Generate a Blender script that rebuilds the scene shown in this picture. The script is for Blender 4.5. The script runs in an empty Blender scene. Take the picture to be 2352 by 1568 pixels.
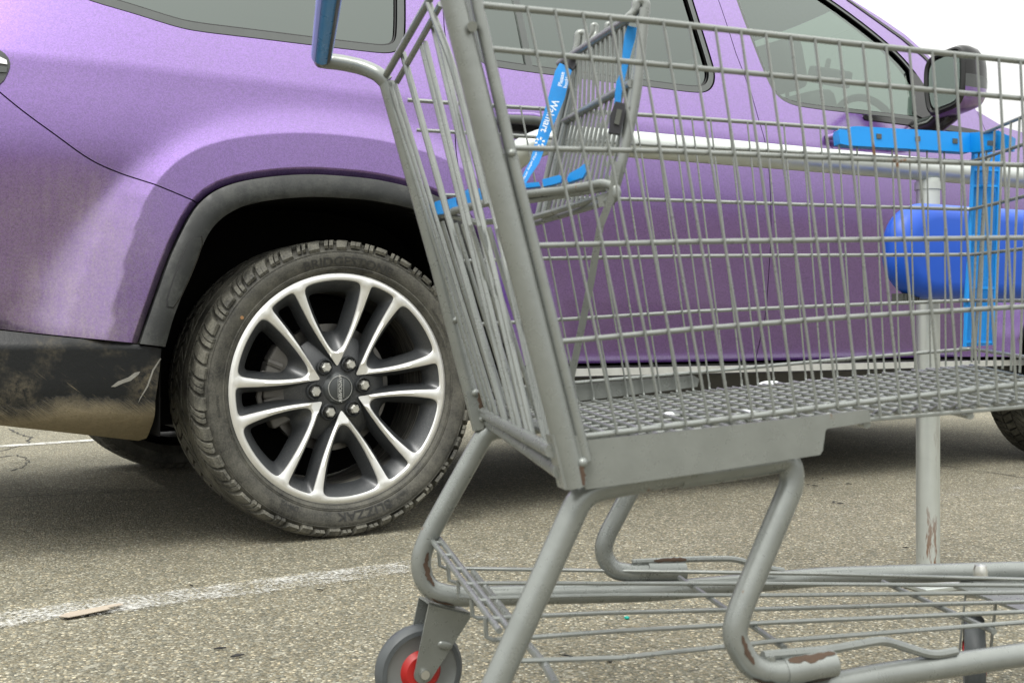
import bpy, bmesh, math, random
from mathutils import Vector, Matrix, geometry
R = math.radians
random.seed(7)
scene = bpy.context.scene
col = scene.collection

# ------------------------------------------------------------------ camera
IMG_W, IMG_H = 2352.0, 1568.0            # pixel frame the photograph was measured in
FPX, CX, HY, CH = 2550.0, 1176.0, 759.0, 0.565   # focal length, centre column, horizon row, eye height
cam_d = bpy.data.cameras.new('camera'); cam = bpy.data.objects.new('camera', cam_d); col.objects.link(cam)
cam_d.sensor_width = 36.0; cam_d.lens = 36.0 * FPX / IMG_W
cam_d.shift_y = -(IMG_H / 2 - HY) / IMG_W
cam_d.clip_start = 0.05; cam_d.clip_end = 2000
cam.location = (0, 0, CH); cam.rotation_euler = (R(90), 0, 0)
cam_d.dof.use_dof = True; cam_d.dof.focus_distance = 2.95; cam_d.dof.aperture_fstop = 12.0
scene.camera = cam

# ------------------------------------------------------------------ world, sun, exposure
SUN_EL, SUN_ROT = R(58), R(200)
world = bpy.data.worlds.new('World'); scene.world = world; world.use_nodes = True
wn = world.node_tree; wn.nodes.clear()
sky = wn.nodes.new('ShaderNodeTexSky'); sky.sky_type = 'NISHITA'; sky.sun_disc = False
sky.sun_elevation = SUN_EL; sky.sun_rotation = SUN_ROT; sky.dust_density = 4.0; sky.air_density = 1.0
hs = wn.nodes.new('ShaderNodeHueSaturation'); hs.inputs['Saturation'].default_value = 0.06
mx = wn.nodes.new('ShaderNodeMixRGB'); mx.inputs[0].default_value = 0.75
tc = wn.nodes.new('ShaderNodeTexCoord'); sx = wn.nodes.new('ShaderNodeSeparateXYZ'); mr = wn.nodes.new('ShaderNodeMapRange')
mr.inputs[1].default_value = 0.0; mr.inputs[2].default_value = 1.0; mr.inputs[3].default_value = 2.1; mr.inputs[4].default_value = 13.6
cc = wn.nodes.new('ShaderNodeCombineXYZ'); vm = wn.nodes.new('ShaderNodeVectorMath'); vm.operation = 'MULTIPLY'; vm.inputs[1].default_value = (1.0, 1.005, .97)
wn.links.new(tc.outputs['Generated'], sx.inputs[0]); wn.links.new(sx.outputs[2], mr.inputs[0])
for i_ in range(3): wn.links.new(mr.outputs[0], cc.inputs[i_])
wn.links.new(cc.outputs[0], vm.inputs[0]); wn.links.new(vm.outputs[0], mx.inputs[2])
bg = wn.nodes.new('ShaderNodeBackground'); bg.inputs['Strength'].default_value = 0.12
wo = wn.nodes.new('ShaderNodeOutputWorld')
wn.links.new(sky.outputs[0], hs.inputs['Color']); wn.links.new(hs.outputs[0], mx.inputs[1])
wn.links.new(mx.outputs[0], bg.inputs['Color']); wn.links.new(bg.outputs[0], wo.inputs['Surface'])
sun_d = bpy.data.lights.new('sun', 'SUN'); sun = bpy.data.objects.new('sun', sun_d); col.objects.link(sun)
sun_d.energy = 0.9; sun_d.angle = R(20); sun_d.color = (1, 0.97, 0.92)
_sd = Vector((math.sin(SUN_ROT) * math.cos(SUN_EL), math.cos(SUN_ROT) * math.cos(SUN_EL), math.sin(SUN_EL)))
sun.rotation_euler = _sd.to_track_quat('Z', 'Y').to_euler(); sun.location = (0, 0, 20)
scene.view_settings.view_transform = 'Standard'; scene.view_settings.look = 'None'
scene.view_settings.exposure = 1.15; scene.view_settings.gamma = 1.0

# ------------------------------------------------------------------ helpers: nodes and materials
class NT:
    def __init__(s, name):
        s.m = bpy.data.materials.new(name); s.m.use_nodes = True; s.t = s.m.node_tree; s.t.nodes.clear()
        s.out = s.n('ShaderNodeOutputMaterial'); s._c = None
    def n(s, typ, **kw):
        nd = s.t.nodes.new(typ)
        for k, v in kw.items(): setattr(nd, k, v)
        return nd
    def put(s, inp, v):
        if v is None: return
        if hasattr(v, 'node'): s.t.links.new(v, inp)
        else: inp.default_value = v
    def coord(s):
        if s._c is None: s._c = s.n('ShaderNodeTexCoord').outputs['Object']
        return s._c
    def mapc(s, scale=(1, 1, 1), rot=(0, 0, 0), loc=(0, 0, 0), src=None):
        v = src or s.coord()
        if any(rot):
            m0 = s.n('ShaderNodeMapping'); s.put(m0.inputs['Vector'], v); m0.inputs['Rotation'].default_value = rot; v = m0.outputs[0]
        mp = s.n('ShaderNodeMapping'); s.put(mp.inputs['Vector'], v)
        mp.inputs['Scale'].default_value = scale; mp.inputs['Location'].default_value = loc
        return mp.outputs[0]
    def noise(s, scale, detail=3, rough=.55, vec=None, dist=0):
        nd = s.n('ShaderNodeTexNoise'); s.put(nd.inputs['Vector'], vec or s.coord())
        nd.inputs['Scale'].default_value = scale; nd.inputs['Detail'].default_value = detail
        nd.inputs['Roughness'].default_value = rough; nd.inputs['Distortion'].default_value = dist
        return nd.outputs['Fac']
    def white(s, scale):
        v = s.n('ShaderNodeVectorMath', operation='SCALE'); s.put(v.inputs[0], s.coord()); v.inputs['Scale'].default_value = scale
        f = s.n('ShaderNodeVectorMath', operation='FLOOR'); s.put(f.inputs[0], v.outputs[0])
        w = s.n('ShaderNodeTexWhiteNoise'); s.put(w.inputs['Vector'], f.outputs[0]); return w.outputs['Value']
    def voro(s, scale, feature='F1', out='Distance', vec=None, rnd=1):
        nd = s.n('ShaderNodeTexVoronoi', feature=feature); s.put(nd.inputs['Vector'], vec or s.coord())
        nd.inputs['Scale'].default_value = scale; nd.inputs['Randomness'].default_value = rnd
        return nd.outputs[out]
    def ramp(s, fac, *stops):
        nd = s.n('ShaderNodeValToRGB'); e = nd.color_ramp.elements
        while len(e) < len(stops): e.new(0.5)
        for el, (p, c) in zip(e, stops):
            el.position = p; el.color = (c, c, c, 1) if not isinstance(c, tuple) else (*c, 1)
        s.put(nd.inputs[0], fac); return nd.outputs[0]
    def math(s, op, a, b=None, clamp=False):
        nd = s.n('ShaderNodeMath', operation=op, use_clamp=clamp); s.put(nd.inputs[0], a); s.put(nd.inputs[1], b); return nd.outputs[0]
    def rng(s, v, a, b, c=0, d=1):
        nd = s.n('ShaderNodeMapRange'); s.put(nd.inputs[0], v)
        for i, q in enumerate((a, b, c, d)): nd.inputs[i + 1].default_value = q
        return nd.outputs[0]
    def mix(s, f, a, b, mode='MIX'):
        nd = s.n('ShaderNodeMixRGB', blend_type=mode); s.put(nd.inputs[0], f)
        s.put(nd.inputs[1], (*a, 1) if isinstance(a, tuple) and len(a) == 3 else a)
        s.put(nd.inputs[2], (*b, 1) if isinstance(b, tuple) and len(b) == 3 else b); return nd.outputs[0]
    def xyz(s):
        nd = s.n('ShaderNodeSeparateXYZ'); s.put(nd.inputs[0], s.coord()); return nd.outputs
    def bump(s, h, strength=.3, dist=.002):
        nd = s.n('ShaderNodeBump'); s.put(nd.inputs['Height'], h); nd.inputs['Strength'].default_value = strength
        nd.inputs['Distance'].default_value = dist; return nd.outputs[0]
    def bsdf(s, color, rough=.5, metal=0, normal=None, coat=0, coat_rough=.05, ior=1.5, spec=.5, out=True, **kw):
        b = s.n('ShaderNodeBsdfPrincipled')
        s.put(b.inputs['Base Color'], (*color, 1) if isinstance(color, tuple) and len(color) == 3 else color)
        s.put(b.inputs['Roughness'], rough); s.put(b.inputs['Metallic'], metal)
        if normal is not None: s.put(b.inputs['Normal'], normal)
        s.put(b.inputs['Coat Weight'], coat); b.inputs['Coat Roughness'].default_value = coat_rough
        b.inputs['IOR'].default_value = ior; b.inputs['Specular IOR Level'].default_value = spec
        for k, v in kw.items(): s.put(b.inputs[k], v)
        if out: s.t.links.new(b.outputs[0], s.out.inputs['Surface'])
        return b.outputs[0]

def simple(name, color, rough=.5, metal=0, var=.15, scale=30, bump=0, **kw):
    t = NT(name); n = t.noise(scale, 4)
    c = t.mix(n, tuple(x * (1 - var) for x in color), tuple(min(1, x * (1 + var)) for x in color))
    nm = t.bump(t.noise(scale * 8, 3), bump) if bump else None
    t.bsdf(c, t.rng(n, .3, .7, max(.02, rough - .06), rough + .06), metal, nm, **kw)
    return t.m

def mat_asphalt(name='asphalt'):
    t = NT(name)
    v = t.mapc((1, 1, 0.0))
    big = t.noise(1.1, 4, vec=v); mid = t.noise(9, 4, vec=v); fine = t.noise(260, 2, vec=v)
    cell = t.n('ShaderNodeTexVoronoi'); t.put(cell.inputs['Vector'], v); cell.inputs['Scale'].default_value = 210
    sep = t.n('ShaderNodeSeparateColor'); t.put(sep.inputs[0], cell.outputs['Color'])
    cell2 = t.n('ShaderNodeTexVoronoi'); t.put(cell2.inputs['Vector'], v); cell2.inputs['Scale'].default_value = 95
    sep2 = t.n('ShaderNodeSeparateColor'); t.put(sep2.inputs[0], cell2.outputs['Color'])
    stone = t.ramp(sep.outputs[0], (0, (.090, .090, .074)), (.25, (.150, .149, .122)), (.6, (.192, .187, .152)), (.88, (.255, .246, .200)), (1, (.52, .505, .43)))
    warm = t.mix(sep.outputs[1], stone, t.mix(1, stone, (1.08, .95, .78), 'MULTIPLY'))
    gap = t.ramp(cell.outputs['Distance'], (.0, 1.0), (.45, .97), (.8, .62))
    c = t.mix(1, warm, gap, 'MULTIPLY')
    big2 = t.mix(t.math('MULTIPLY', t.math('GREATER_THAN', sep2.outputs[0], .975), .6), c, (.30, .285, .235))
    pit = t.math('GREATER_THAN', t.noise(38, 3, vec=v), .705)
    c = t.mix(t.math('MULTIPLY', pit, .8), big2, (.05, .046, .04))
    c = t.mix(1, c, t.ramp(big, (.3, .88), (.7, 1.10)), 'MULTIPLY')
    c = t.mix(1, c, (1.04, 1.055, 1.04), 'MULTIPLY')
    st_ = t.math('MULTIPLY', t.rng(t.noise(.55, 4, .6, vec=t.mapc((1, 1, 0), loc=(4, 9, 0))), .58, .72), .28)
    c = t.mix(st_, c, (.07, .068, .06))
    c = t.mix(1, c, t.ramp(mid, (.3, .92), (.7, 1.08)), 'MULTIPLY')
    h = t.math('ADD', t.math('MULTIPLY', cell.outputs['Distance'], -1.0), t.math('MULTIPLY', fine, .5))
    t.bsdf(c, .85, 0, t.bump(h, .8, .004), spec=.25)
    return t.m

def mat_linepaint(seed, wear, fade=False):
    t = NT('worn_line_paint')
    x, y, z = t.xyz()
    v = t.mapc((1, 1, 1), loc=(seed, seed * 2, 0))
    n1 = t.noise(120, 3, vec=v); n2 = t.noise(14, 4, vec=v); n3 = t.noise(3, 3, vec=v)
    edge = t.math('ABSOLUTE', y)
    e = t.rng(edge, .050, .085, 0, .22)
    k = t.math('ADD', t.math('MULTIPLY', n1, .75), t.math('MULTIPLY', n2, .45))
    k = t.math('ADD', k, t.math('MULTIPLY', n3, .35))
    k = t.math('SUBTRACT', k, e)
    if fade: k = t.math('SUBTRACT', k, t.math('MINIMUM', t.rng(x, 2.3, 2.75, 0, .20), t.rng(x, 4.1, 4.5, .20, .11)))
    m = t.rng(k, wear - .03, wear + .20, 0, .85)
    c = t.mix(t.noise(60, 3, vec=v), (.44, .44, .41), (.66, .66, .63))
    b = t.bsdf(c, .8, out=False)
    tr = t.n('ShaderNodeBsdfTransparent')
    ms = t.n('ShaderNodeMixShader'); t.put(ms.inputs[0], m); t.t.links.new(tr.outputs[0], ms.inputs[1]); t.t.links.new(b, ms.inputs[2])
    t.t.links.new(ms.outputs[0], t.out.inputs['Surface'])
    return t.m

def mat_paint(name='purple_paint', dust=1.0):
    t = NT(name); x, y, z = t.xyz()
    fl = t.white(380)
    fn = t.noise(240, 2)
    base = t.mix(fl, (.090, .024, .20), (.185, .068, .37))
    base = t.mix(t.rng(fn, .35, .65, 0, .4), base, (.134, .044, .285))
    paint = t.bsdf(base, .33, .90, t.bump(fn, .05, .001), coat=1.0, coat_rough=.14, out=False, **{'Coat IOR': 2.08})
    # road dust: behind the rear wheel and low on the doors, in streaks and specks
    n1 = t.noise(5, 5, .62); n2 = t.noise(150, 4, .7)
    st = t.noise(1, 5, .6, vec=t.mapc((30, 1, 7), rot=(0, R(52), 0)))
    st2 = t.noise(1, 5, .6, vec=t.mapc((46, 1, 5)))
    low = t.rng(z, .98, .50)
    rear = t.math('MULTIPLY', t.rng(x, -.40, -.62), t.math('MULTIPLY', t.rng(x, -.98, -.74), t.rng(z, 1.05, .84)))
    rear = t.math('MULTIPLY', rear, t.rng(n1, .22, .55, .35, 1))
    rear = t.math('MULTIPLY', rear, t.rng(t.math('ADD', n2, t.math('MULTIPLY', st2, .8)), .7, 1.1, .45, 1))
    thin = t.math('MULTIPLY', low, t.math('ADD', t.math('MULTIPLY', t.rng(n2, .55, .75), .45), t.math('MULTIPLY', t.rng(st, .60, .72), .35)))
    film = t.math('MULTIPLY', t.rng(t.math('ADD', n1, t.math('MULTIPLY', n2, .4)), .6, .95), .05)
    d = t.math('MAXIMUM', t.math('MULTIPLY', rear, .5), t.math('MULTIPLY', thin, .15))
    d = t.math('MULTIPLY', t.math('MAXIMUM', d, film), dust, True)
    dustb = t.bsdf(t.mix(n2, (.24, .215, .19), (.38, .345, .305)), .95, out=False, spec=.1)
    ms = t.n('ShaderNodeMixShader'); t.put(ms.inputs[0], d); t.t.links.new(paint, ms.inputs[1]); t.t.links.new(dustb, ms.inputs[2])
    t.t.links.new(ms.outputs[0], t.out.inputs['Surface'])
    return t.m

def mat_bumper():
    t = NT('black_cladding'); x, y, z = t.xyz()
    n1 = t.noise(7, 5, .6); n2 = t.noise(160, 4, .7)
    st = t.noise(1, 4, .6, vec=t.mapc((330, 1, 13), rot=(0, R(50), 0)))
    n3 = t.noise(3.2, 3); n4 = t.noise(46, 5, .7)
    amp = t.math('MULTIPLY', t.rng(n3, .38, .62), .06)
    edge = t.math('ADD', t.math('MULTIPLY', t.math('SUBTRACT', n3, .5), .13), t.math('MULTIPLY', t.math('SUBTRACT', st, .5), amp))
    edge = t.math('ADD', edge, t.math('MULTIPLY', t.math('SUBTRACT', n4, .5), .035))
    zz = t.math('ADD', z, edge)
    mud = t.rng(zz, .398, .356)
    haze = t.math('MULTIPLY', t.math('MULTIPLY', t.rng(n1, .50, .68), t.rng(t.noise(60, 5, .75), .38, .68)), .5)
    scr = t.math('MULTIPLY', t.math('MULTIPLY', t.rng(st, .64, .70), t.rng(z, .50, .41)), .7)
    d = t.math('MAXIMUM', mud, t.math('MAXIMUM', haze, scr))
    c = t.mix(d, (.006, .007, .0075), t.mix(t.math('ADD', t.math('MULTIPLY', n2, .5), t.math('MULTIPLY', n4, .5)), (.085, .070, .042), (.33, .275, .175)))
    rough = t.mix(d, (.38, .38, .38), (.95, .95, .95))
    t.bsdf(c, rough, 0, t.bump(t.math('MULTIPLY', t.math('ADD', n2, n4), t.math('ADD', mud, .10)), .9, .005), spec=.3)
    return t.m

def mat_trim():
    t = NT('arch_plastic'); n1 = t.noise(16, 5, .65); n2 = t.noise(170, 4, .75)
    d = t.math('MULTIPLY', t.rng(t.math('ADD', n1, t.math('MULTIPLY', n2, .5)), .70, 1.06), .30)
    t.bsdf(t.mix(d, (.006, .0075, .007), (.13, .135, .12)), t.mix(d, (.45, .45, .45), (.9, .9, .9)), 0, t.bump(n2, .4, .001))
    return t.m

def mat_glass(name, tint, f0=.05, gtint=(.90, 1.0, .94)):
    t = NT(name)
    lw = t.n('ShaderNodeLayerWeight'); lw.inputs['Blend'].default_value = .5
    f = t.math('ADD', t.math('MULTIPLY', t.math('POWER', lw.outputs['Facing'], 5.0), 1 - f0), f0)
    tr = t.n('ShaderNodeBsdfTransparent'); tr.inputs[0].default_value = (*tint, 1)
    gl = t.n('ShaderNodeBsdfGlossy'); gl.inputs['Roughness'].default_value = 0
    gl.inputs[0].default_value = (*gtint, 1)
    ms = t.n('ShaderNodeMixShader'); t.put(ms.inputs[0], f); t.t.links.new(tr.outputs[0], ms.inputs[1]); t.t.links.new(gl.outputs[0], ms.inputs[2])
    t.t.links.new(ms.outputs[0], t.out.inputs['Surface'])
    return t.m

def mat_rubber(name='tyre_rubber', dust=.5):
    t = NT(name); n1 = t.noise(14, 5, .65); n2 = t.noise(190, 4, .7)
    d = t.math('MULTIPLY', t.rng(t.math('ADD', n1, t.math('MULTIPLY', n2, .7)), .62, 1.05), dust)
    t.bsdf(t.mix(d, (.020, .020, .018), (.185, .178, .145)), t.mix(d, (.55, .55, .55), (.92, .92, .92)), 0, t.bump(n2, .35, .0015), spec=.35)
    return t.m

def mat_cart():
    t = NT('cart_grey_metal'); n1 = t.noise(35, 4); n2 = t.noise(9, 6, .75)
    c = t.mix(n1, (.175, .187, .176), (.250, .265, .252))
    rust = t.rng(n2, .66, .685)
    dk = t.rng(t.noise(21, 5, .7), .70, .75, 0, .5)
    c = t.mix(dk, c, (.12, .115, .10)); c = t.mix(rust, c, t.mix(t.noise(120), (.09, .045, .022), (.20, .10, .045)))
    t.bsdf(c, t.mix(rust, t.mix(t.noise(60, 4, .7), (.20, .20, .20), (.38, .38, .38)), (.85, .85, .85)), t.math('MULTIPLY', t.math('SUBTRACT', 1, rust), .40), t.bump(t.noise(130, 4, .65), .22, .001))
    return t.m

def mat_galv():
    t = NT('galvanised_pipe'); x, y, z = t.xyz()
    n = t.noise(1, 5, .6, vec=t.mapc((22, 22, 3))); sp = t.voro(60, out='Color')
    s = t.n('ShaderNodeSeparateColor'); t.put(s.inputs[0], sp)
    c = t.mix(n, (.42, .45, .43), (.62, .65, .62)); c = t.mix(t.math('MULTIPLY', s.outputs[0], .3), c, (.58, .61, .59))
    rust = t.math('MULTIPLY', t.rng(t.noise(1, 5, .7, vec=t.mapc((30, 30, 5))), .58, .64), t.rng(z, .42, .05))
    c = t.mix(rust, c, (.13, .065, .03))
    t.bsdf(c, t.rng(n, .3, .7, .36, .52), t.math('MULTIPLY', t.math('SUBTRACT', 1, rust), .8), t.bump(n, .15, .001))
    return t.m

def mat_wheel_dark():
    t = NT('charcoal_alloy'); n = t.noise(900, 2); n1 = t.noise(12, 4)
    sp = t.math('MULTIPLY', t.rng(n, .60, .68), t.rng(n1, .35, .7, .2, .8))
    c = t.mix(sp, (.034, .037, .040), (.26, .26, .24))
    t.bsdf(c, .42, .25, coat=.4, coat_rough=.25)
    return t.m

def mat_barrel():
    t = NT('rim_barrel'); x, y, z = t.xyz()
    n = t.noise(1, 5, .7, vec=t.mapc((9, 260, 9)))
    c = t.mix(t.rng(n, .45, .68), (.035, .034, .032), (.26, .25, .215))
    t.bsdf(c, .6, .25); return t.m

def mat_machined():
    t = NT('machined_alloy'); n = t.noise(26, 4); r = t.noise(500, 2)
    c = t.mix(n, (.76, .76, .73), (.88, .88, .85))
    c = t.mix(t.rng(t.noise(70, 4, .7), .60, .76, 0, .5), c, (.48, .46, .41))
    t.bsdf(c, t.rng(r, .3, .7, .30, .42), .8)
    return t.m

M = dict(
    asphalt=mat_asphalt(), paint=mat_paint(), bumper=mat_bumper(), trim=mat_trim(),
    liner=simple('black_liner', (.005, .005, .0048), .95, bump=.3, spec=.05), under=simple('underbody', (.010, .010, .009), .8),
    glass=mat_glass('privacy_glass', (.03, .035, .032), .128), glass_f=mat_glass('front_glass', (.345, .41, .37), .14),
    wintrim=simple('window_trim', (.058, .066, .062), .34, spec=.6), scrape=simple('scraped_plastic', (.17, .165, .145), .8, var=.4, scale=90), rocker=simple('rocker_plastic', (.022, .022, .02), .5, var=.5, scale=14), black=simple('gloss_black', (.008, .008, .008), .15),
    chrome=simple('chrome', (.75, .76, .74), .14, 1.0, .04), rubber=mat_rubber(), tread=mat_rubber('tread_rubber', .85), cart=mat_cart(), galv=mat_galv(),
    alloy=mat_wheel_dark(), barrel=mat_barrel(), mach=mat_machined(), disc=simple('brake_steel', (.16, .155, .145), .45, .8, .25, 60),
    caliper=simple('caliper_iron', (.13, .125, .115), .6, .4, .3, 25, .3), cap=simple('cap_grey', (.05, .055, .056), .4, .2),
    silver=simple('silver_mark', (.55, .56, .54), .35, .6), nut=simple('lug_chrome', (.62, .62, .58), .3, .9),
    blue=simple('bright_blue_plastic', (.0, .235, .66), .42, 0, .06, 40, .05), navy=simple('sign_blue_plastic', (.0, .062, .42), .40, 0, .1, 14, .06),
    strap=simple('blue_webbing', (.008, .21, .56), .75, 0, .12, 200, .3), white=simple('white_print', (.8, .82, .82), .7),
    grip=simple('blue_grip', (.06, .27, .64), .3, 0, .08), gripl=simple('pale_blue_grip', (.24, .31, .72), .35, 0, .08),
    greyplastic=simple('grey_stripe', (.07, .075, .065), .4), buckle=simple('black_buckle', (.016, .016, .02), .38),
    castrub=simple('caster_tyre', (.060, .067, .070), .5, 0, .3, 40), castgrey=simple('caster_grey', (.15, .16, .155), .5, 0, .15),
    red=simple('red_hub', (.34, .012, .01), .4, 0, .12), snow=simple('snow', (.84, .87, .9), .7, 0, .04, 60, .5),
    inter=simple('interior', (.055, .06, .058), .8), seat=simple('seat_leather', (.06, .064, .064), .6),
    mirror=simple('mirror_glass', (.55, .60, .58), .03, 1.0, .02), smoke=simple('smoked_lamp', (.06, .065, .065), .15),
    tan=simple('tan_scrap', (.36, .31, .245), .85), teal=simple('teal_bead', (.0, .30, .24), .4), leaf=simple('dead_leaf', (.33, .16, .07), .8),
    rust=simple('rust', (.060, .036, .022), .85, var=.5, scale=120), crack=simple('crack_dark', (.03, .028, .024), .95), foil=simple('black_fleck', (.02, .02, .019), .8),
)

# ------------------------------------------------------------------ helpers: meshes
def fillet(pts, r, n=5):
    pts = [Vector(p) for p in pts]; out = [pts[0]]
    for i in range(1, len(pts) - 1):
        a, b, c = pts[i - 1], pts[i], pts[i + 1]
        u, v = (a - b), (c - b); lu, lv = u.length, v.length
        if lu < 1e-6 or lv < 1e-6: continue
        d = min(r, lu * .48, lv * .48); p, q = b + u / lu * d, b + v / lv * d
        for k in range(n + 1):
            t = k / n; out.append(p * (1 - t) ** 2 + b * 2 * t * (1 - t) + q * t * t)
    out.append(pts[-1]); return out

class MB:
    def __init__(s): s.v = []; s.f = []
    def add(s, vs, fs):
        o = len(s.v); s.v += [Vector(p) for p in vs]; s.f += [tuple(i + o for i in f) for f in fs]; return s
    def tube(s, pts, r, n=8, cap=True, flat=None):
        pts = [Vector(p) for p in pts]; P = []
        for p in pts:
            if not P or (p - P[-1]).length > 1e-6: P.append(p)
        m = len(P)
        if m < 2: return s
        T = [(P[min(i + 1, m - 1)] - P[max(i - 1, 0)]).normalized() for i in range(m)]
        up = Vector((0, 0, 1)) if abs(T[0].z) < .9 else Vector((1, 0, 0))
        N = (up - T[0] * up.dot(T[0])).normalized(); rings = []
        for i in range(m):
            N = (N - T[i] * N.dot(T[i])).normalized(); Bn = T[i].cross(N)
            rr = r[i] if isinstance(r, (list, tuple)) else r
            ring = []
            for k in range(n):
                a = 2 * math.pi * k / n
                ring.append(P[i] + N * (math.cos(a) * rr) + Bn * (math.sin(a) * rr))
            rings.append(ring)
        vs = [p for ring in rings for p in ring]
        fs = [(i * n + k, i * n + (k + 1) % n, (i + 1) * n + (k + 1) % n, (i + 1) * n + k) for i in range(m - 1) for k in range(n)]
        if cap: fs += [tuple(reversed(range(n))), tuple((m - 1) * n + k for k in range(n))]
        return s.add(vs, fs)
    def ribbon(s, path, widths, normal_hint, th=.0015):     # flat strip with thickness along a path
        P = [Vector(p) for p in path]; vs = []; m = len(P)
        for i in range(m):
            T = (P[min(i + 1, m - 1)] - P[max(i - 1, 0)]).normalized()
            h = normal_hint[i] if isinstance(normal_hint, list) else normal_hint
            side = T.cross(Vector(h)).normalized(); nn = side.cross(T).normalized()
            w = widths[i] if isinstance(widths, (list, tuple)) else widths
            vs += [P[i] - side * w + nn * th, P[i] + side * w + nn * th, P[i] + side * w - nn * th, P[i] - side * w - nn * th]
        fs = [(4 * i + k, 4 * i + (k + 1) % 4, 4 * i + 4 + (k + 1) % 4, 4 * i + 4 + k) for i in range(m - 1) for k in range(4)]
        fs += [(3, 2, 1, 0), tuple(4 * (m - 1) + k for k in range(4))]
        return s.add(vs, fs)
    def box(s, c, sx, sy, sz, mat=None, bev=0):
        bm = bmesh.new(); bmesh.ops.create_cube(bm, size=1)
        for v in bm.verts: v.co = Vector((v.co.x * sx, v.co.y * sy, v.co.z * sz))
        if bev: bmesh.ops.bevel(bm, geom=bm.edges[:], offset=bev, segments=3, affect='EDGES', profile=.6)
        return s.bm(bm, mat, c)
    def bm(s, bm, mat=None, c=(0, 0, 0)):
        bm.verts.index_update(); c = Vector(c)
        s.add([(mat @ v.co if mat else v.co) + c for v in bm.verts], [[v.index for v in f.verts] for f in bm.faces]); bm.free(); return s
    def lathe(s, prof, axis_y=True, n=64, c=(0, 0, 0), closed=False, a0=0, a1=2 * math.pi):
        c = Vector(c); full = abs(a1 - a0 - 2 * math.pi) < 1e-6; m = n if full else n + 1; k = len(prof); vs = []
        for i in range(m):
            a = a0 + (a1 - a0) * i / n; ca, sa = math.cos(a), math.sin(a)
            vs += [c + Vector((r * ca, y, r * sa)) for r, y in prof]
        fs = []
        for i in range(n):
            j = (i + 1) % m
            for q in range(k if closed else k - 1):
                q2 = (q + 1) % k; fs.append((i * k + q, i * k + q2, j * k + q2, j * k + q))
        return s.add(vs, fs)
    def prism(s, poly, d, th):                 # polygon (world points) thickened by vector d
        P = [Vector(p) for p in poly]; n = len(P); d = Vector(d).normalized() * th
        tris = geometry.tessellate_polygon([P]); vs = P + [p + d for p in P]
        fs = [tuple(t) for t in tris] + [tuple(i + n for i in reversed(t)) for t in tris]
        fs += [(i, (i + 1) % n, (i + 1) % n + n, i + n) for i in range(n)]
        return s.add(vs, fs)
    def build(s, name, mat, parent=None, sharp=38, loc=None, fixn=True):
        me = bpy.data.meshes.new(name); me.from_pydata([tuple(p) for p in s.v], [], s.f); me.update()
        if fixn:
            bm = bmesh.new(); bm.from_mesh(me); bmesh.ops.recalc_face_normals(bm, faces=bm.faces[:]); bm.to_mesh(me); bm.free()
        me.shade_smooth(); me.set_sharp_from_angle(angle=R(sharp))
        return link(name, me, mat, parent, loc)

def link(name, me, mat, parent=None, loc=None):
    o = bpy.data.objects.new(name, me)
    if mat: me.materials.append(M[mat] if isinstance(mat, str) else mat)
    col.objects.link(o)
    if parent: o.parent = parent
    if loc: o.location = loc
    return o
def empty(name, loc=(0, 0, 0), rz=0):
    o = bpy.data.objects.new(name, None); col.objects.link(o); o.location = loc; o.rotation_euler = (0, 0, rz); o.empty_display_size = .1; return o
def tag(o, label=None, cat=None, group=None, kind=None):
    if label: o['label'] = label
    if cat: o['category'] = cat
    if group: o['group'] = group
    if kind: o['kind'] = kind
    return o
def copy_tree(o, parent=None):
    c = o.copy(); col.objects.link(c); c.parent = parent
    for ch in list(o.children): copy_tree(ch, c)
    return c
def text_geo(txt, size):
    cu = bpy.data.curves.new('t', 'FONT'); cu.body = txt; cu.size = size; cu.align_x = 'CENTER'; cu.resolution_u = 3; cu.offset = size * .012
    ob = bpy.data.objects.new('t', cu); col.objects.link(ob); bpy.context.view_layer.update()
    me = bpy.data.meshes.new_from_object(ob.evaluated_get(bpy.context.evaluated_depsgraph_get()))
    vs = [v.co.copy() for v in me.vertices]; fs = [tuple(p.vertices) for p in me.polygons]
    bpy.data.objects.remove(ob); bpy.data.meshes.remove(me); bpy.data.curves.remove(cu); return vs, fs
def B(px, py, Z): return Vector(((px - CX) / FPX * Z, Z, CH - (py - HY) / FPX * Z))
def lerp(a, b, t): return a + (b - a) * t
def interp(tab, x):
    if x <= tab[0][0]: return tab[0][1]
    for (a, u), (b, v) in zip(tab, tab[1:]):
        if x <= b: return u + (v - u) * (x - a) / (b - a)
    return tab[-1][1]

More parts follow.
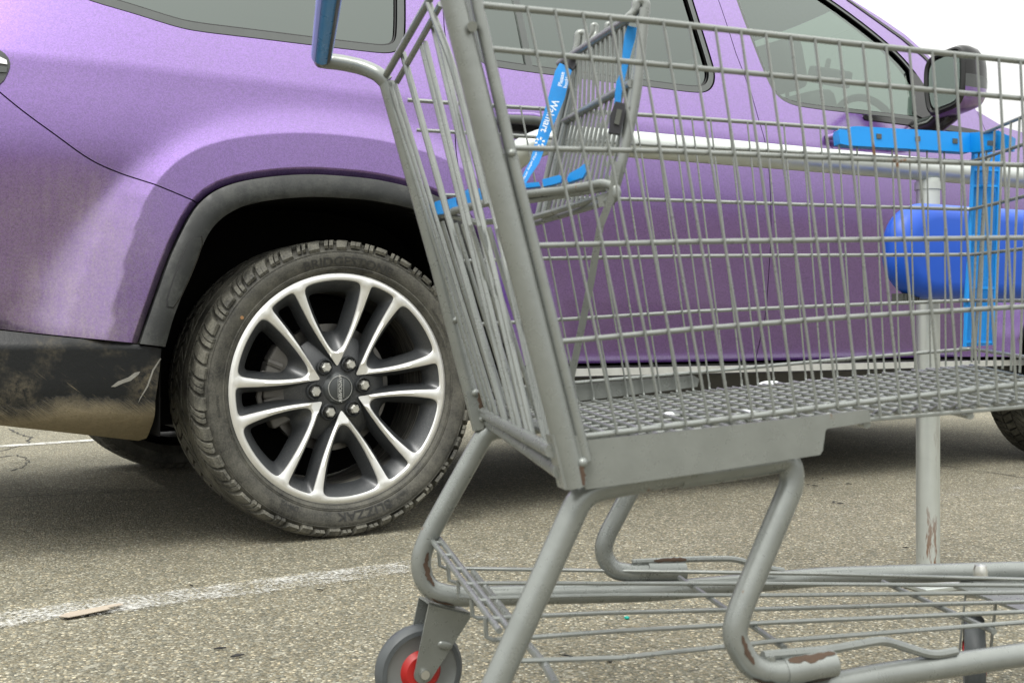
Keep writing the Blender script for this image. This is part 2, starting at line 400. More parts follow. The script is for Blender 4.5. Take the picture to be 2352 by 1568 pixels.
# ------------------------------------------------------------------ ground
def ground():
    S = 600
    MB().add([(-S, -S, 0), (S, -S, 0), (S, S, 0), (-S, S, 0)], [(0, 1, 2, 3)]).build('ground', 'asphalt')
    tag(bpy.data.objects['ground'], kind='structure')
    def G(px, py): Z = CH * FPX / (py - HY); return Vector(((px - CX) / FPX * Z, Z, 0))
    def strip(name, a, b, w, seed, wear, ext0, ext1, loc=.004):
        a, b = G(*a), G(*b); d = (b - a).normalized(); a = a - d * ext0; b = b + d * ext1; L = (b - a).length
        n = 80; vs = []; fs = []
        for i in range(n + 1): vs += [(L * i / n, -w, 0), (L * i / n, w, 0)]
        for i in range(n): fs.append((2 * i, 2 * i + 2, 2 * i + 3, 2 * i + 1))
        o = MB().add(vs, fs).build(name, mat_linepaint(seed, wear, seed < 5)); o.location = (a.x, a.y, loc); o.rotation_euler = (0, 0, math.atan2(d.y, d.x))
        tag(o, kind='structure'); return o
    strip('parking_line', (0, 1426), (2350, 1120), .090, 3.1, .74, 1.5, 4)
    strip('parking_line', (0, 1026), (240, 1010), .05, 9.4, .66, 3, 6)
    def crack(pts, r):
        p = [G(*q) for q in pts]; m = []
        for a, b in zip(p, p[1:]):
            for k in range(5): m.append(lerp(a, b, k / 5) + Vector((random.uniform(-1, 1), random.uniform(-1, 1), 0)) * (a - b).length * .05)
        m.append(p[-1]); mb = MB(); vs = []; fs = []
        for i, q in enumerate(m):
            w = r * random.uniform(.3, 1.2); T = (m[min(i + 1, len(m) - 1)] - m[max(i - 1, 0)]).normalized(); s = Vector((-T.y, T.x, 0)) * w
            vs += [q - s + Vector((0, 0, .002)), q + s + Vector((0, 0, .002))]
        fs = [(2 * i, 2 * i + 2, 2 * i + 3, 2 * i + 1) for i in range(len(m) - 1)]
        o = mb.add(vs, fs).build('ground_crack', 'crack'); tag(o, kind='structure')
    crack([(0, 1036), (30, 1030), (62, 1017), (75, 1004), (40, 996), (20, 985)], .006)
    crack([(0, 1050), (40, 1045), (66, 1058), (60, 1070), (25, 1081)], .006)
    crack([(2060, 1048), (2110, 1055), (2165, 1070), (2230, 1080), (2352, 1097)], .004)
    crack([(0, 1143), (120, 1138), (260, 1130)], .004)
    return G
G = ground()

# ------------------------------------------------------------------ the SUV
AX = Vector((.86, .5105, 0)).normalized(); NN = Vector((AX.y, -AX.x, 0))
W0 = B(783, 893, 3.016); WHEEL_H = W0.z; WB = 3.51; CARW = 2.06
TILT = [(.2, -5), (.45, -13), (.63, -13), (.652, -13), (.668, -8), (.8, -10), (.90, -9), (.97, -5), (1.05, 1), (1.14, 5), (1.218, 4.5), (1.234, 16), (1.34, 18), (1.36, 18), (1.6, 21), (2.0, 26)]
WT = [(0.2, 0.0)]
_h = .2
while _h < 2.05:
    _h2 = _h + .01; WT.append((_h2, WT[-1][1] - math.tan(R(interp(TILT, _h + .005))) * .01)); _h = _h2
_ref = interp(WT, .98); WT = [(a, b - _ref - .020) for a, b in WT]
def wplan(s):
    w = 0
    if s < -.45: w -= .26 * (s + .45) ** 2
    if s > 3.9: w -= .35 * (s - 3.9) ** 2
    return w
def archd(s, h):
    r = (abs(s) ** 2.4 + max(0, h - .45) ** 2.4) ** (1 / 2.4) - .54
    if r > .40 or r < -.2 or h < .3: return r
    P = arch_ref; best = 9; side = 1
    for (ax, ay), (bx, by) in zip(P, P[1:]):
        ux, uy = bx - ax, by - ay; t = ((s - ax) * ux + (h - ay) * uy) / (ux * ux + uy * uy); t = 0 if t < 0 else 1 if t > 1 else t
        dx, dy = s - ax - ux * t, h - ay - uy * t; q = dx * dx + dy * dy
        if q < best: best = q; side = 1 if ux * dy - uy * dx > 0 else -1
    return math.sqrt(best) * side
def wbody(s, h):
    i = min(max(int((h - .2) / .01), 0), len(WT) - 2); f = min(max((h - .2) / .01 - i, 0), 1)
    w = WT[i][1] * (1 - f) + WT[i + 1][1] * f + wplan(s)
    for c in (0, WB):
        d = archd(s - c, h)
        if d < .30:
            k = .112 if h > .9 else lerp(.075, .112, max(0, (h - .5) / .4))
            if c: k *= .35
            wf = .006 - .03 * max(d, 0) - .42 * max(0, d - k) - .9 * max(0, .018 - d)
            e = .010; x = wf - w
            w = w + (.5 * (x + math.sqrt(x * x + e * e)) - .0012) * min(1, max(0, (.29 - d) / .12))
    return w
def C(px, py, wf=wbody, fixed=None):
    w = fixed if fixed is not None else -.02; s = h = 0
    for _ in range(7):
        k = (px - CX) / FPX; P0 = W0 + NN * w
        Z = (NN.x * P0.x + NN.y * P0.y) / (NN.x * k + NN.y)
        s = (k * Z - P0.x) * AX.x + (Z - P0.y) * AX.y; h = CH - (py - HY) / FPX * Z
        if fixed is None: w = wf(s, h)
    return (s, h)
def CL(lst, wf=wbody): return [C(x, y, wf) for x, y in lst]
def chaikin(p, it=2):
    for _ in range(it):
        q = [p[0]]
        for a, b in zip(p, p[1:]): q += [(a[0] * .75 + b[0] * .25, a[1] * .75 + b[1] * .25), (a[0] * .25 + b[0] * .75, a[1] * .25 + b[1] * .75)]
        p = q + [p[-1]]
    return p
archL = CL([(319, 790), (340, 728), (360, 672), (389, 589), (425, 513), (452, 470), (490, 438), (540, 419), (600, 408), (660, 402), (720, 400)], lambda s, h: .004)
arch_out = chaikin(archL + [(0, archL[-1][1] + .001)] + [(-s, h) for s, h in reversed(archL)])
archI = CL([(378, 797), (400, 715), (446, 614), (472, 542), (504, 504), (540, 482), (576, 468), (648, 457), (720, 453)], lambda s, h: .01)
arch_in = chaikin(archI + [(0, archI[-1][1] + .001)] + [(-s, h) for s, h in reversed(archI)])
def dens(poly, step=.02):
    out = []
    for i in range(len(poly)):
        a, b = poly[i], poly[(i + 1) % len(poly)]; L = math.hypot(b[0] - a[0], b[1] - a[1]); n = max(1, int(math.ceil(L / step)))
        out += [(a[0] + (b[0] - a[0]) * k / n, a[1] + (b[1] - a[1]) * k / n) for k in range(n)]
    return out
def area(p): return .5 * sum(p[i][0] * p[(i + 1) % len(p)][1] - p[(i + 1) % len(p)][0] * p[i][1] for i in range(len(p)))
def inset(poly, d):
    if area(poly) < 0: poly = poly[::-1]
    out = []; n = len(poly)
    for i in range(n):
        a, b, c = poly[i - 1], poly[i], poly[(i + 1) % n]
        u = Vector((b[0] - a[0], b[1] - a[1])); v = Vector((c[0] - b[0], c[1] - b[1]))
        if u.length < 1e-9 or v.length < 1e-9: continue
        u.normalize(); v.normalize(); n1 = Vector((-u.y, u.x)); n2 = Vector((-v.y, v.x)); m = n1 + n2
        if m.length < 1e-6: m = n1.copy()
        m.normalize(); k = d / max(.35, m.dot(n1)); out.append((b[0] + m.x * k, b[1] + m.y * k))
    return out
def smoothpoly(poly, it=2, keep=0):
    p = list(poly)
    for _ in range(it):
        q = []
        for i in range(len(p)):
            a, b = p[i], p[(i + 1) % len(p)]; q += [(a[0] * .75 + b[0] * .25, a[1] * .75 + b[1] * .25), (a[0] * .25 + b[0] * .75, a[1] * .25 + b[1] * .75)]
        p = q
    return p
def inpoly(x, y, poly):
    c = False; j = len(poly) - 1
    for i in range(len(poly)):
        xi, yi = poly[i]; xj, yj = poly[j]
        if (yi > y) != (yj > y) and x < (xj - xi) * (y - yi) / (yj - yi) + xi: c = not c
        j = i
    return c
def panel(name, outline, mat, parent, holes=(), wf=wbody, fold=.012, grid=.03, gap=.0016, off=0.0, step=.02, extra=()):
    loops = [dens(inset(outline, gap), step)] + [dens(inset(h, -gap), step) for h in holes]
    pts = []; edges = []
    for lp in loops:
        o = len(pts); pts += lp; edges += [(o + i, o + (i + 1) % len(lp)) for i in range(len(lp))]
    xs = [p[0] for p in loops[0]]; ys = [p[1] for p in loops[0]]
    def inside(x, y): return inpoly(x, y, loops[0]) and not any(inpoly(x, y, l) for l in loops[1:])
    for p in extra:
        if inside(*p): pts.append(p)
    bset = {}
    for p in pts: bset.setdefault((int(p[0] // grid), int(p[1] // grid)), []).append(p)
    y = min(ys); row = 0
    while y < max(ys):
        x = min(xs) + (grid * .5 if row % 2 else 0)
        while x < max(xs):
            if inside(x, y):
                ci, cj = int(x // grid), int(y // grid)
                if not any((q[0] - x) ** 2 + (q[1] - y) ** 2 < (grid * .45) ** 2 for di in (-1, 0, 1) for dj in (-1, 0, 1) for q in bset.get((ci + di, cj + dj), ())): pts.append((x, y))
            x += grid
        y += grid * .87; row += 1
    cv, ce, cf, *_ = geometry.delaunay_2d_cdt([Vector(p) for p in pts], edges, [], 0, 1e-6)
    fs = []
    for f in cf:
        cx = sum(cv[i].x for i in f) / 3; cy = sum(cv[i].y for i in f) / 3
        if inside(cx, cy): fs.append(tuple(f))
    W = lambda s, h: wf(s, h) + off
    vs = []; nr = []; e = .002
    for p in cv:
        s, h = p.x, p.y; vs.append((s, -W(s, h), h))
        ds = (W(s + e, h) - W(s - e, h)) / (2 * e); dh = (W(s, h + e) - W(s, h - e)) / (2 * e)
        nr.append(Vector((-ds, -1, -dh)).normalized())
    out = []
    for f in fs:
        a, b, c = (Vector(vs[i]) for i in f)
        out.append(f if (b - a).cross(c - a).y < 0 else f[::-1])
    fs = out
    for lp in loops:
        o = len(vs); n = len(lp); sgn = 1 if area(lp) > 0 else -1
        for i, (s, h) in enumerate(lp):
            a, b = lp[i - 1], lp[(i + 1) % n]; t = Vector((b[0] - a[0], b[1] - a[1])); t = t.normalized() if t.length else Vector((1, 0))
            nv = Vector((t.y * sgn, 0, -t.x * sgn)) * (1 if lp is loops[0] else -1)
            w = W(s, h); vs += [(s, -w, h), (s, -w + fold, h)]; nr += [nv, nv]
        for i in range(n):
            j = (i + 1) % n; fs.append((o + 2 * i, o + 2 * i + 1, o + 2 * j + 1, o + 2 * j))
    me = bpy.data.meshes.new(name); me.from_pydata(vs, [], fs); me.update(); me.shade_smooth()
    me.normals_split_custom_set_from_vertices(nr)
    return link(name, me, mat, parent)

car = empty('parked_suv', (W0.x, W0.y, 0), math.atan2(AX.y, AX.x))
tag(car, 'purple metallic SUV with dusty rear bumper parked behind the wire shopping cart', 'car')

arch_ref = [(arch_out[0][0] - .02, .30)] + arch_out[::3] + [arch_out[-1], (arch_out[-1][0] + .02, .30)]
seam1 = CL([(985, -520), (1003, -200), (1020, 60), (1035, 200), (1046, 320), (1050, 440)])
def arch_h(s):
    for (a, b), (c, d) in zip(arch_out, arch_out[1:]):
        if a <= s <= c: return b + (d - b) * (s - a) / max(1e-6, c - a)
    return .5
s1 = seam1[-1][0]; seam1[-1] = (s1, arch_h(s1))
cutline = CL([(452, 466), (360, 425), (240, 385), (190, 357), (130, 312), (60, 262), (0, 213), (-60, 160), (-250, 40)])
_ai = min(range(len(arch_out) // 2), key=lambda i: (arch_out[i][0] - archL[5][0]) ** 2 + (arch_out[i][1] - archL[5][1]) ** 2)
cutline[0] = arch_out[_ai]; cutline = chaikin(cutline)
REAR = -1.02
roof_px = [(-250, -430), (200, -520), (600, -560), (985, -520), (1300, -370), (1500, -262), (1645, -170), (1780, -100), (1870, -52), (1958, 0), (2025, 42), (2080, 80), (2140, 134), (2200, 192), (2243, 252)]
roof = CL(roof_px)
topq = [p for p, q in zip(roof, roof_px) if q[0] < 985]
a_right = [p for p in arch_out if p[0] > s1]
a_left_top = [p for i, p in enumerate(arch_out) if i > _ai and p[0] < s1]
quarter = topq + seam1 + list(reversed(a_left_top)) + cutline
qwin = CL([(-60, -120), (100, -42), (198, 0), (306, 30.6), (396, 59.4), (450, 72), (576, 86.4), (706, 102.6), (847, 119), (890, 123), (915, 117), (928, 100), (931, 70), (931, 0), (922, -250), (905, -330), (840, -370), (200, -340), (20, -260)]); qwin = smoothpoly(qwin, 2)
def arch_rows(c=0):
    out = []; P = dens(arch_out, .008)[:-3]
    base = arch_out + [(arch_out[-1][0], .2), (arch_out[0][0], .2)]
    for d in (.005, .009, .013, .017, .021, .026, .033, .042, .085, .095, .103, .108, .113, .118, .124, .132, .145):
        q = [p for p in dens(inset(base, -d), .010) if p[1] > .45]; out += [(x + c, y) for x, y in q]
    return out
rows_ = arch_rows()
qp = panel('quarter_panel', quarter, 'paint', car, [qwin], grid=.016, step=.010, extra=rows_)
def window(parent, name, outline, glassmat, tw, mat='wintrim', depth=.012):
    inner = inset(outline, tw)
    t = panel(name + '_trim', outline, mat, parent, [inner], off=-.004, gap=.002, fold=.02)
    g = panel(name, inset(inner, -.006), glassmat, parent, off=-.004 - depth, gap=0, fold=.004, grid=.06, step=.05)
    mid = inset(outline, tw * .55); panel('rubber_seal', inset(outline, tw - .004), 'black', parent, [inset(inner, .003)], off=-.0105, gap=0, fold=.006)
    return t, g
window(qp, 'quarter_window', qwin, 'glass', .026)

bump_seam = CL([(319, 790), (200, 778), (100, 768), (0, 757), (-250, 738)])
bumper = arch_out[:_ai + 1] + cutline[1:] + list(reversed(bump_seam[1:]))
panel('bumper_cover', bumper, 'paint', car, grid=.016, step=.010, extra=rows_)
def wbump(s, h):
    b = .004 + wplan(s) - .75 * max(0, h - .528) - 1.3 * max(0, .44 - h) ** 2 - 14 * max(0, .372 - h) ** 2
    return b - .9 * max(0, s + .50) ** 2
blow = CL([(372, 799), (368, 850), (358, 920), (347, 985), (338, 1006), (318, 1013), (240, 1004), (120, 991), (0, 978), (-250, 950)], wbump) + CL([(-250, 738), (0, 757), (100, 768), (200, 778), (319, 790)], wbump)
lower_b = panel('lower_bumper', blow, 'bumper', car, wf=wbump, fold=.012, grid=.025)

for px_ in ([(255, 888), (270, 876), (295, 866), (310, 855), (322, 853), (318, 860), (300, 874), (282, 880), (265, 888)], [(368, 822), (350, 849), (337, 886), (321, 914), (317, 926), (322, 916), (340, 888), (353, 851), (370, 824)]):
    panel('scrape_mark', CL(px_, wbump), 'scrape', lower_b, wf=wbump, off=.0012, gap=0, fold=.001, step=.01)
# rear door
door_bot = lambda s: C(1300, 836)[1] + (s - C(1300, 836)[0]) * (C(2267, 822)[1] - C(1300, 836)[1]) / (C(2267, 822)[0] - C(1300, 836)[0])
seamB = CL([(1560, -330), (1612, -130), (1650, 0), (1690, 122), (1727, 220), (1741, 270), (1756, 320), (1765, 380), (1770, 470), (1770, 560), (1765, 640), (1757, 730), (1735, 829)])
seamB[-1] = (seamB[-1][0], door_bot(seamB[-1][0]))
ra = [p for p in a_right if p[1] > .50]
topr = [p for p, q in zip(roof, roof_px) if 985 < q[0] < 1560]
re_end = (ra[-1][0] + .012, door_bot(ra[-1][0]))
rdoor = [seam1[0]] + topr + seamB + [re_end] + list(reversed(ra)) + list(reversed(seam1[1:]))
rwin = CL([(1040, -330), (1058, -60), (1078, 70), (1090, 120), (1105, 143), (1127, 153), (1270, 173), (1505, 201), (1600, 214), (1628, 210), (1641, 192), (1642, 165), (1632, 130), (1590, 0), (1545, -150), (1500, -220), (1300, -300)]); rwin = smoothpoly(rwin, 2)
rd = panel('rear_door', rdoor, 'paint', car, [rwin], grid=.022, step=.012, extra=rows_)
window(rd, 'rear_door_window', rwin, 'glass', .024)
divp = CL([(1183, 0), (1197, 0), (1229, 162), (1216, 160)]); divp = CL([(1140, -250), (1156, -250), (1197, 0), (1229, 160), (1214, 158), (1183, 0)])
panel('window_divider', divp, 'wintrim', rd, off=-.010, gap=0, fold=.006)

# front door
seamF = CL([(2243, 254), (2266, 306), (2288, 380), (2296, 420), (2302, 500), (2302, 580), (2297, 660), (2290, 697), (2267, 820)])
topf = [p for p, q in zip(roof, roof_px) if q[0] > 1560]
fdoor = [seamB[0]] + topf[:-1] + seamF + list(reversed(seamB[1:]))
fwin_px = [(1640, -170), (1690, 0), (1735, 115), (1760, 178), (1778, 213), (1805, 236), (1850, 248), (2000, 264), (2125, 279), (2150, 276), (2147, 245), (2128, 205), (2085, 142), (2020, 82), (1915, 3), (1830, -50), (1720, -115)]
fwin = smoothpoly(CL(fwin_px), 2)
fd = panel('front_door', fdoor, 'paint', car, [fwin])
window(fd, 'front_door_window', fwin, 'glass_f', .017)
panel('mirror_sail', CL([(2098, 262), (2100, 215), (2090, 160), (2108, 176), (2130, 208), (2148, 245), (2150, 274), (2128, 276)]), 'black', fd, off=.003, gap=0, fold=.01)
panel('belt_moulding', CL([(1980, 264), (2150, 281), (2245, 300), (2260, 306), (2235, 309), (2120, 292), (1985, 275)]), 'black', fd, off=.004, gap=0, fold=.01)
# pillar finisher strip and its seam beside the windscreen
panel('pillar_strip', CL([(1944, 0), (1950, 0), (2075, 87), (2125, 130), (2180, 190), (2176, 191), (2120, 132), (2070, 90)]), 'black', fd, off=.003, gap=0, fold=.01)

# front fender and front arch
farch_out = [(s + WB, h) for s, h in arch_out]; farch_in = [(s + WB, h) for s, h in arch_in]
fend = [seamF[0], (2.97, 1.408), (3.4, 1.37), (3.85, 1.29), (4.25, 1.16), (4.40, 1.02), (4.42, .6), (farch_out[-1][0] + .01, .5)] + list(reversed([p for p in farch_out if p[1] > .5])) + [(farch_out[0][0] - .01, seamF[-1][1])] + list(reversed(seamF[1:]))
ff = panel('front_fender', fend, 'paint', car, grid=.04)
def wmould(c):
    def f(s, h):
        d = archd(s - c, h); u = min(1, max(0, (d + .075) / .075)); return wplan(s) + .010 + .016 * math.sin(math.pi * u) ** .7 * (1 - .25 * u)
    return f
am = panel('arch_moulding', arch_out + list(reversed(arch_in)), 'trim', car, wf=wmould(0), fold=.07, gap=.001, grid=.018)
_mc = smoothpoly(CL([(441, 546), (468, 545), (446, 612), (402, 706), (381, 702), (400, 640), (425, 575)], wmould(0)), 1); panel('cover_gap', inset(_mc, -.0035), 'black', am, wf=wmould(0), off=.0012, gap=0, fold=.003, grid=.02)
panel('moulding_cover', smoothpoly(CL([(441, 546), (468, 545), (446, 612), (402, 706), (381, 702), (400, 640), (425, 575)], wmould(0)), 1), 'trim', am, wf=wmould(0), off=.0025, gap=0, fold=.006, grid=.02)
panel('arch_moulding', farch_out + list(reversed(farch_in)), 'trim', car, wf=wmould(WB), fold=.07, gap=.001, grid=.03)
# sill: bright strip, dark rocker
sillw = lambda s, h: -.052 - .25 * max(0, .455 - h)
def sill_h(px, py): return C(px, py, sillw)
sa, sb = sill_h(1300, 846), sill_h(2290, 826); sl = (sb[1] - sa[1]) / (sb[0] - sa[0]); SH = lambda s: sa[1] + sl * (s - sa[0])
x0, x1 = re_end[0] - .02, farch_in[0][0] + .02
panel('sill_strip', [(x0, SH(x0)), (x1, SH(x1)), (x1, SH(x1) - .026), (x0, SH(x0) - .026)], 'silver', car, wf=lambda s, h: -.040, fold=.03, grid=.1)
panel('rocker_panel', [(x0, SH(x0) - .028), (x1, SH(x1) - .028), (x1, SH(x1) - .17), (x0, SH(x0) - .15)], 'rocker', car, wf=lambda s, h: -.055 - .5 * max(0, .42 - h), fold=.08, grid=.05)

# dark shell added behind the panels so no light leaks through, then wheel wells
shell = [(REAR, .62)] + topq + topr + topf + [(2.9, 1.37), (3.4, 1.32), (3.9, 1.22), (4.25, 1.05), (4.3, .62), (farch_in[-1][0], .52)] + list(reversed(farch_in)) + [(farch_in[0][0], .42), (arch_in[-1][0], .42)] + list(reversed(arch_in)) + [(arch_in[0][0], .52)]
panel('inner_shell', shell, 'liner', car, [inset(qwin, .01), inset(rwin, .01), inset(fwin, .006)], off=-.045, gap=0, fold=.01, grid=.05, step=.03)
for c in (0, WB):
    mb = MB(); n = 28
    poly = [(c + s * 1.02, h) for s, h in ([(arch_in[0][0], .30)] + arch_in + [(arch_in[-1][0], .30)])]
    vs = []; fs = []
    for s, h in poly: vs += [(s, -.005, h), (s, .36, h)]
    for i in range(len(poly) - 1): fs.append((2 * i, 2 * i + 2, 2 * i + 3, 2 * i + 1))
    mb.add(vs, fs); k = len(poly); mb.add([(s, .36, h) for s, h in poly], [tuple(range(k))])
    mb.build('wheel_well', 'liner', car)

# taillight (wraps round the rear corner)
tl = panel('taillight', smoothpoly(CL([(-250, 100), (-20, 108), (8, 120), (23, 140), (22, 160), (4, 194), (-40, 220), (-250, 230)]), 1), 'smoke', car, off=.004, gap=0, fold=.02)
panel('chrome_strip', CL([(-220, 128), (-10, 128), (14, 140), (16, 150), (-10, 146), (-220, 148)]), 'chrome', tl, off=.009, gap=0, fold=.006)
panel('lamp_bar', CL([(-220, 152), (-10, 152), (16, 156), (14, 168), (-220, 166)]), 'wintrim', tl, off=.008, gap=0, fold=.006)

# door handles
def handle(parent, px, py, L, rmat='black', bmat='wintrim'):
    s, h = C(px, py); w = wbody(s, h)
    rec = panel('handle_recess', smoothpoly([(s - L * .42, h - .05), (s + L * .42, h - .05), (s + L * .46, h), (s + L * .4, h + .03), (s - L * .4, h + .03), (s - L * .46, h)], 2), rmat, parent, off=.001, gap=0, fold=.004)
    mb = MB(); mb.tube([(s - L / 2, -w, h), (s - L / 2 + .015, -w - .03, h + .002), (s, -w - .042, h + .004), (s + L / 2 - .015, -w - .03, h + .002), (s + L / 2, -w, h)], [.010, .014, .016, .014, .010], 12)
    hb = mb.build('door_handle', bmat, parent)
    mb = MB(); mb.tube([(s - L / 2 + .012, -w - .028, h + .014), (s, -w - .04, h + .018), (s + L / 2 - .012, -w - .028, h + .014)], [.009, .0115, .009], 12); mb.build('handle_cap', 'paint', hb)
handle(rd, 1206, 285, .21); handle(fd, 1945, 322, .21, 'paint', 'paint')

# wing mirror
ms, mh = C(2186, 190, fixed=.13)
def mirror():
    nA = 56
    secs = [(-.040, .084, .108, 0, 0), (-.030, .092, .116, 0, 0), (.0, .095, .119, 0, 0), (.04, .092, .114, -.002, 0), (.08, .080, .096, -.006, -.004), (.105, .062, .074, -.010, -.008), (.118, .03, .036, -.012, -.010)]
    def ring(x, a, b, dy, dz):
        out = []
        for k in range(nA):
            t = 2 * math.pi * k / nA; ct, st = math.cos(t), math.sin(t); n = 4.6
            yy = abs(ct) ** (2 / n) * (1 if ct >= 0 else -1); zz = abs(st) ** (2 / n) * (1 if st >= 0 else -1)
            taper = 1 - .16 * max(0, -zz) * (1 if yy > 0 else .25)
            out.append((ms + x, -.13 + dy + yy * a * taper, mh + dz + zz * b + .012 * yy * (-1)))
        return out
    rings = [ring(*q) for q in secs]
    def band(z0, z1, grow, name, mat, par, cap=False, sh=45):
        vs = []; cx = (ms + .03, -.13, mh)
        for q in rings: vs += [tuple(c + (p - c) * grow for p, c in zip(v, cx)) for v in q]
        fs = []
        for i in range(len(rings) - 1):
            for k in range(nA):
                f = (i * nA + k, i * nA + (k + 1) % nA, (i + 1) * nA + (k + 1) % nA, (i + 1) * nA + k)
                z = sum(vs[j][2] for j in f) / 4 - mh
                if z0 <= z < z1: fs.append(f)
        if cap: fs += [tuple(range(nA)), tuple((len(rings) - 1) * nA + k for k in range(nA))]
        us = sorted({i for f in fs for i in f}); ix = {o: i for i, o in enumerate(us)}
        return MB().add([vs[i] for i in us], [tuple(ix[i] for i in f) for f in fs]).build(name, mat, par, sharp=sh)
    h = band(-9, 9, .985, 'wing_mirror', 'black', car, True)
    band(-.9, -.022, 1.01, 'mirror_cap', 'paint', h); band(-.022, .004, 1.02, 'turn_signal', 'smoke', h); band(.004, .9, 1.01, 'mirror_top', 'black', h)
    r0 = rings[0]; ctr = Vector((ms - .043, -.13, mh))
    face = [Vector((ms - .043, ctr.y + (p[1] - ctr.y) * .80, mh + (p[2] - mh) * .82)) for p in r0]
    MB().prism(face, (1, 0, 0), .004).build('mirror_glass', 'mirror', h)
    MB().tube([Vector((ms - .040, ctr.y + (p[1] - ctr.y) * .95, mh + (p[2] - mh) * .96)) for p in r0 + r0[:1]], .010, 8).build('mirror_bezel', 'black', h)
    mb = MB(); mb.tube([(ms + .03, -.10, mh - .095), (ms + .035, -.03, mh - .135), (ms + .05, .06, mh - .15)], [.045, .04, .05], 12); mb.build('mirror_arm', 'black', h)
mirror()

# top surfaces: roof, windscreen, bonnet, tailgate lofted across the width
def loft(name, edge, mat, crown, parent=car, n=14, off=0, lead=None):
    vs = []; fs = []
    for i_, (s, h) in enumerate(edge):
        if lead: crown = lead[max(0, len(lead) - len(edge) + i_)]
        w = wbody(s, h); y0, y1 = -w + .004, CARW + w - .004
        for k in range(n + 1):
            t = k / n; q = 4 * t * (1 - t); vs.append((s + crown[0] * q, y0 + (y1 - y0) * t, h + crown[1] * q + off))
    for i in range(len(edge) - 1):
        for k in range(n): fs.append((i * (n + 1) + k, i * (n + 1) + k + 1, (i + 1) * (n + 1) + k + 1, (i + 1) * (n + 1) + k))
    return MB().add(vs, fs).build(name, mat, parent)
split = 9
split = 10
loft('roof', topq + roof[3:split], 'paint', (0, .05), lead=[(0, .05), (.03, .05), (.07, .045), (.11, .035), (.16, .02)])
loft('windscreen', roof[split - 1:], 'glass_f', (.16, .02))
loft('bonnet', [(seamF[0][0] - .02, seamF[0][1] - .005)] + fend[1:7], 'paint', (.10, .05))
loft('tailgate', [topq[0], (REAR - .05, 1.3), (REAR - .04, 1.0), (REAR - .04, .62)], 'paint', (-.10, 0))
loft('rear_bumper', [(C(-250, 738)[0], .60), (C(-250, 738)[0] - .02, .5), (C(-250, 738)[0], .36)], 'bumper', (-.1, 0))
mb = MB(); mb.box((1.7, CARW / 2, .41), 4.0, 1.30, .28); mb.box((1.7, CARW / 2, .37), 2.3, 1.84, .16)  # boxes hang low, shaped to deepen the shadow under the car
mb.tube([(0, .30, .37), (0, CARW - .30, .37)], .05, 12); mb.tube([(-.25, CARW / 2, .33), (-.9, CARW / 2 + .35, .33)], .05, 12)
mb.build('underbody', 'under', car)
mb = MB(); mb.box((1.75, CARW / 2, .62), 2.3, 1.7, .06); mb.build('cabin_floor', 'inter', car)
def seat(s, y, head=True, w=.52):
    mb = MB(); mb.box((s, y, 1.05), .16, w, .92, Matrix.Rotation(R(-14), 4, 'Y'), .06); mb.box((s + .27, y, .68), .5, w, .16, None, .06)
    o = mb.build('car_seat', 'seat', car)
    hb = MB(); hb.box((s - .12, y, 1.62), .11, .27, .21, Matrix.Rotation(R(-14), 4, 'Y'), .05); hb.tube([(s - .09, y - .06, 1.3), (s - .12, y - .06, 1.58)], .008); hb.tube([(s - .09, y + .06, 1.3), (s - .12, y + .06, 1.58)], .008)
    hb.build('headrest', 'seat', o)
for y in (.48, CARW - .48):
    seat(2.18, y); seat(1.05, y)
rows = MB(); rows.box((-.15, CARW / 2, .98), .16, 1.1, .6, Matrix.Rotation(R(-10), 4, 'Y'), .05); rows.build('rear_bench', 'seat', car)
mb = MB(); mb.box((2.86, CARW / 2, 1.22), .36, 1.62, .36, Matrix.Rotation(R(-6), 4, 'Y'), .06); mb.build('dashboard', 'inter', car)
mb = MB(); sw = Matrix.Translation((2.60, .50, 1.40)) @ Matrix.Rotation(R(-24), 4, 'Y')
ring = [sw @ Vector((0, math.cos(a) * .17, math.sin(a) * .17)) for a in [2 * math.pi * k / 40 for k in range(41)]]
mb.tube(ring, .016, 10, cap=False); mb.tube([sw @ Vector((0, -.18, 0)), sw @ Vector((.03, 0, -.02)), sw @ Vector((0, .18, 0))], .014, 8); mb.tube([sw @ Vector((.03, 0, -.02)), sw @ Vector((.3, 0, -.05))], .03, 10)
mb.build('steering_wheel', 'inter', car)

mb = MB(); mb.box((2.62, .72, 1.70), .04, .25, .075, Matrix.Rotation(R(18), 4, 'X'), .018); mb.tube([(2.63, .75, 1.72), (2.70, .80, 1.80)], .012); mb.build('rear_view_mirror', 'inter', car)

# ------------------------------------------------------------------ wheels
def sm_loop(pts, n, it):
    L = [0]
    for i in range(len(pts)): a, b = pts[i], pts[(i + 1) % len(pts)]; L.append(L[-1] + math.hypot(b[0] - a[0], b[1] - a[1]))
    out = []; j = 0
    for k in range(n):
        d = L[-1] * k / n
        while L[j + 1] < d: j += 1
        a, b = pts[j], pts[(j + 1) % len(pts)]; t = (d - L[j]) / max(1e-9, L[j + 1] - L[j]); out.append((a[0] + (b[0] - a[0]) * t, a[1] + (b[1] - a[1]) * t))
    for _ in range(it): out = [((out[i - 1][0] + 2 * out[i][0] + out[(i + 1) % n][0]) / 4, (out[i - 1][1] + 2 * out[i][1] + out[(i + 1) % n][1]) / 4) for i in range(n)]
    return out
def rotp(p, a): c, s = math.cos(a), math.sin(a); return (p[0] * c - p[1] * s, p[0] * s + p[1] * c)
AD = (.430, .9028); AN = (.9028, -.430)
def arm(t, side):
    b = .008 * math.sin(math.pi * min(1, max(0, t) / .235)); return (AD[0] * t + AN[0] * (side + b), .070 + AD[1] * t + AN[1] * (side + b))
def hw(t, deep): return (.0050 + .0062 * (max(0, t) / .2) ** 2.5) + deep * (.55 + .45 * min(1, t / .12))
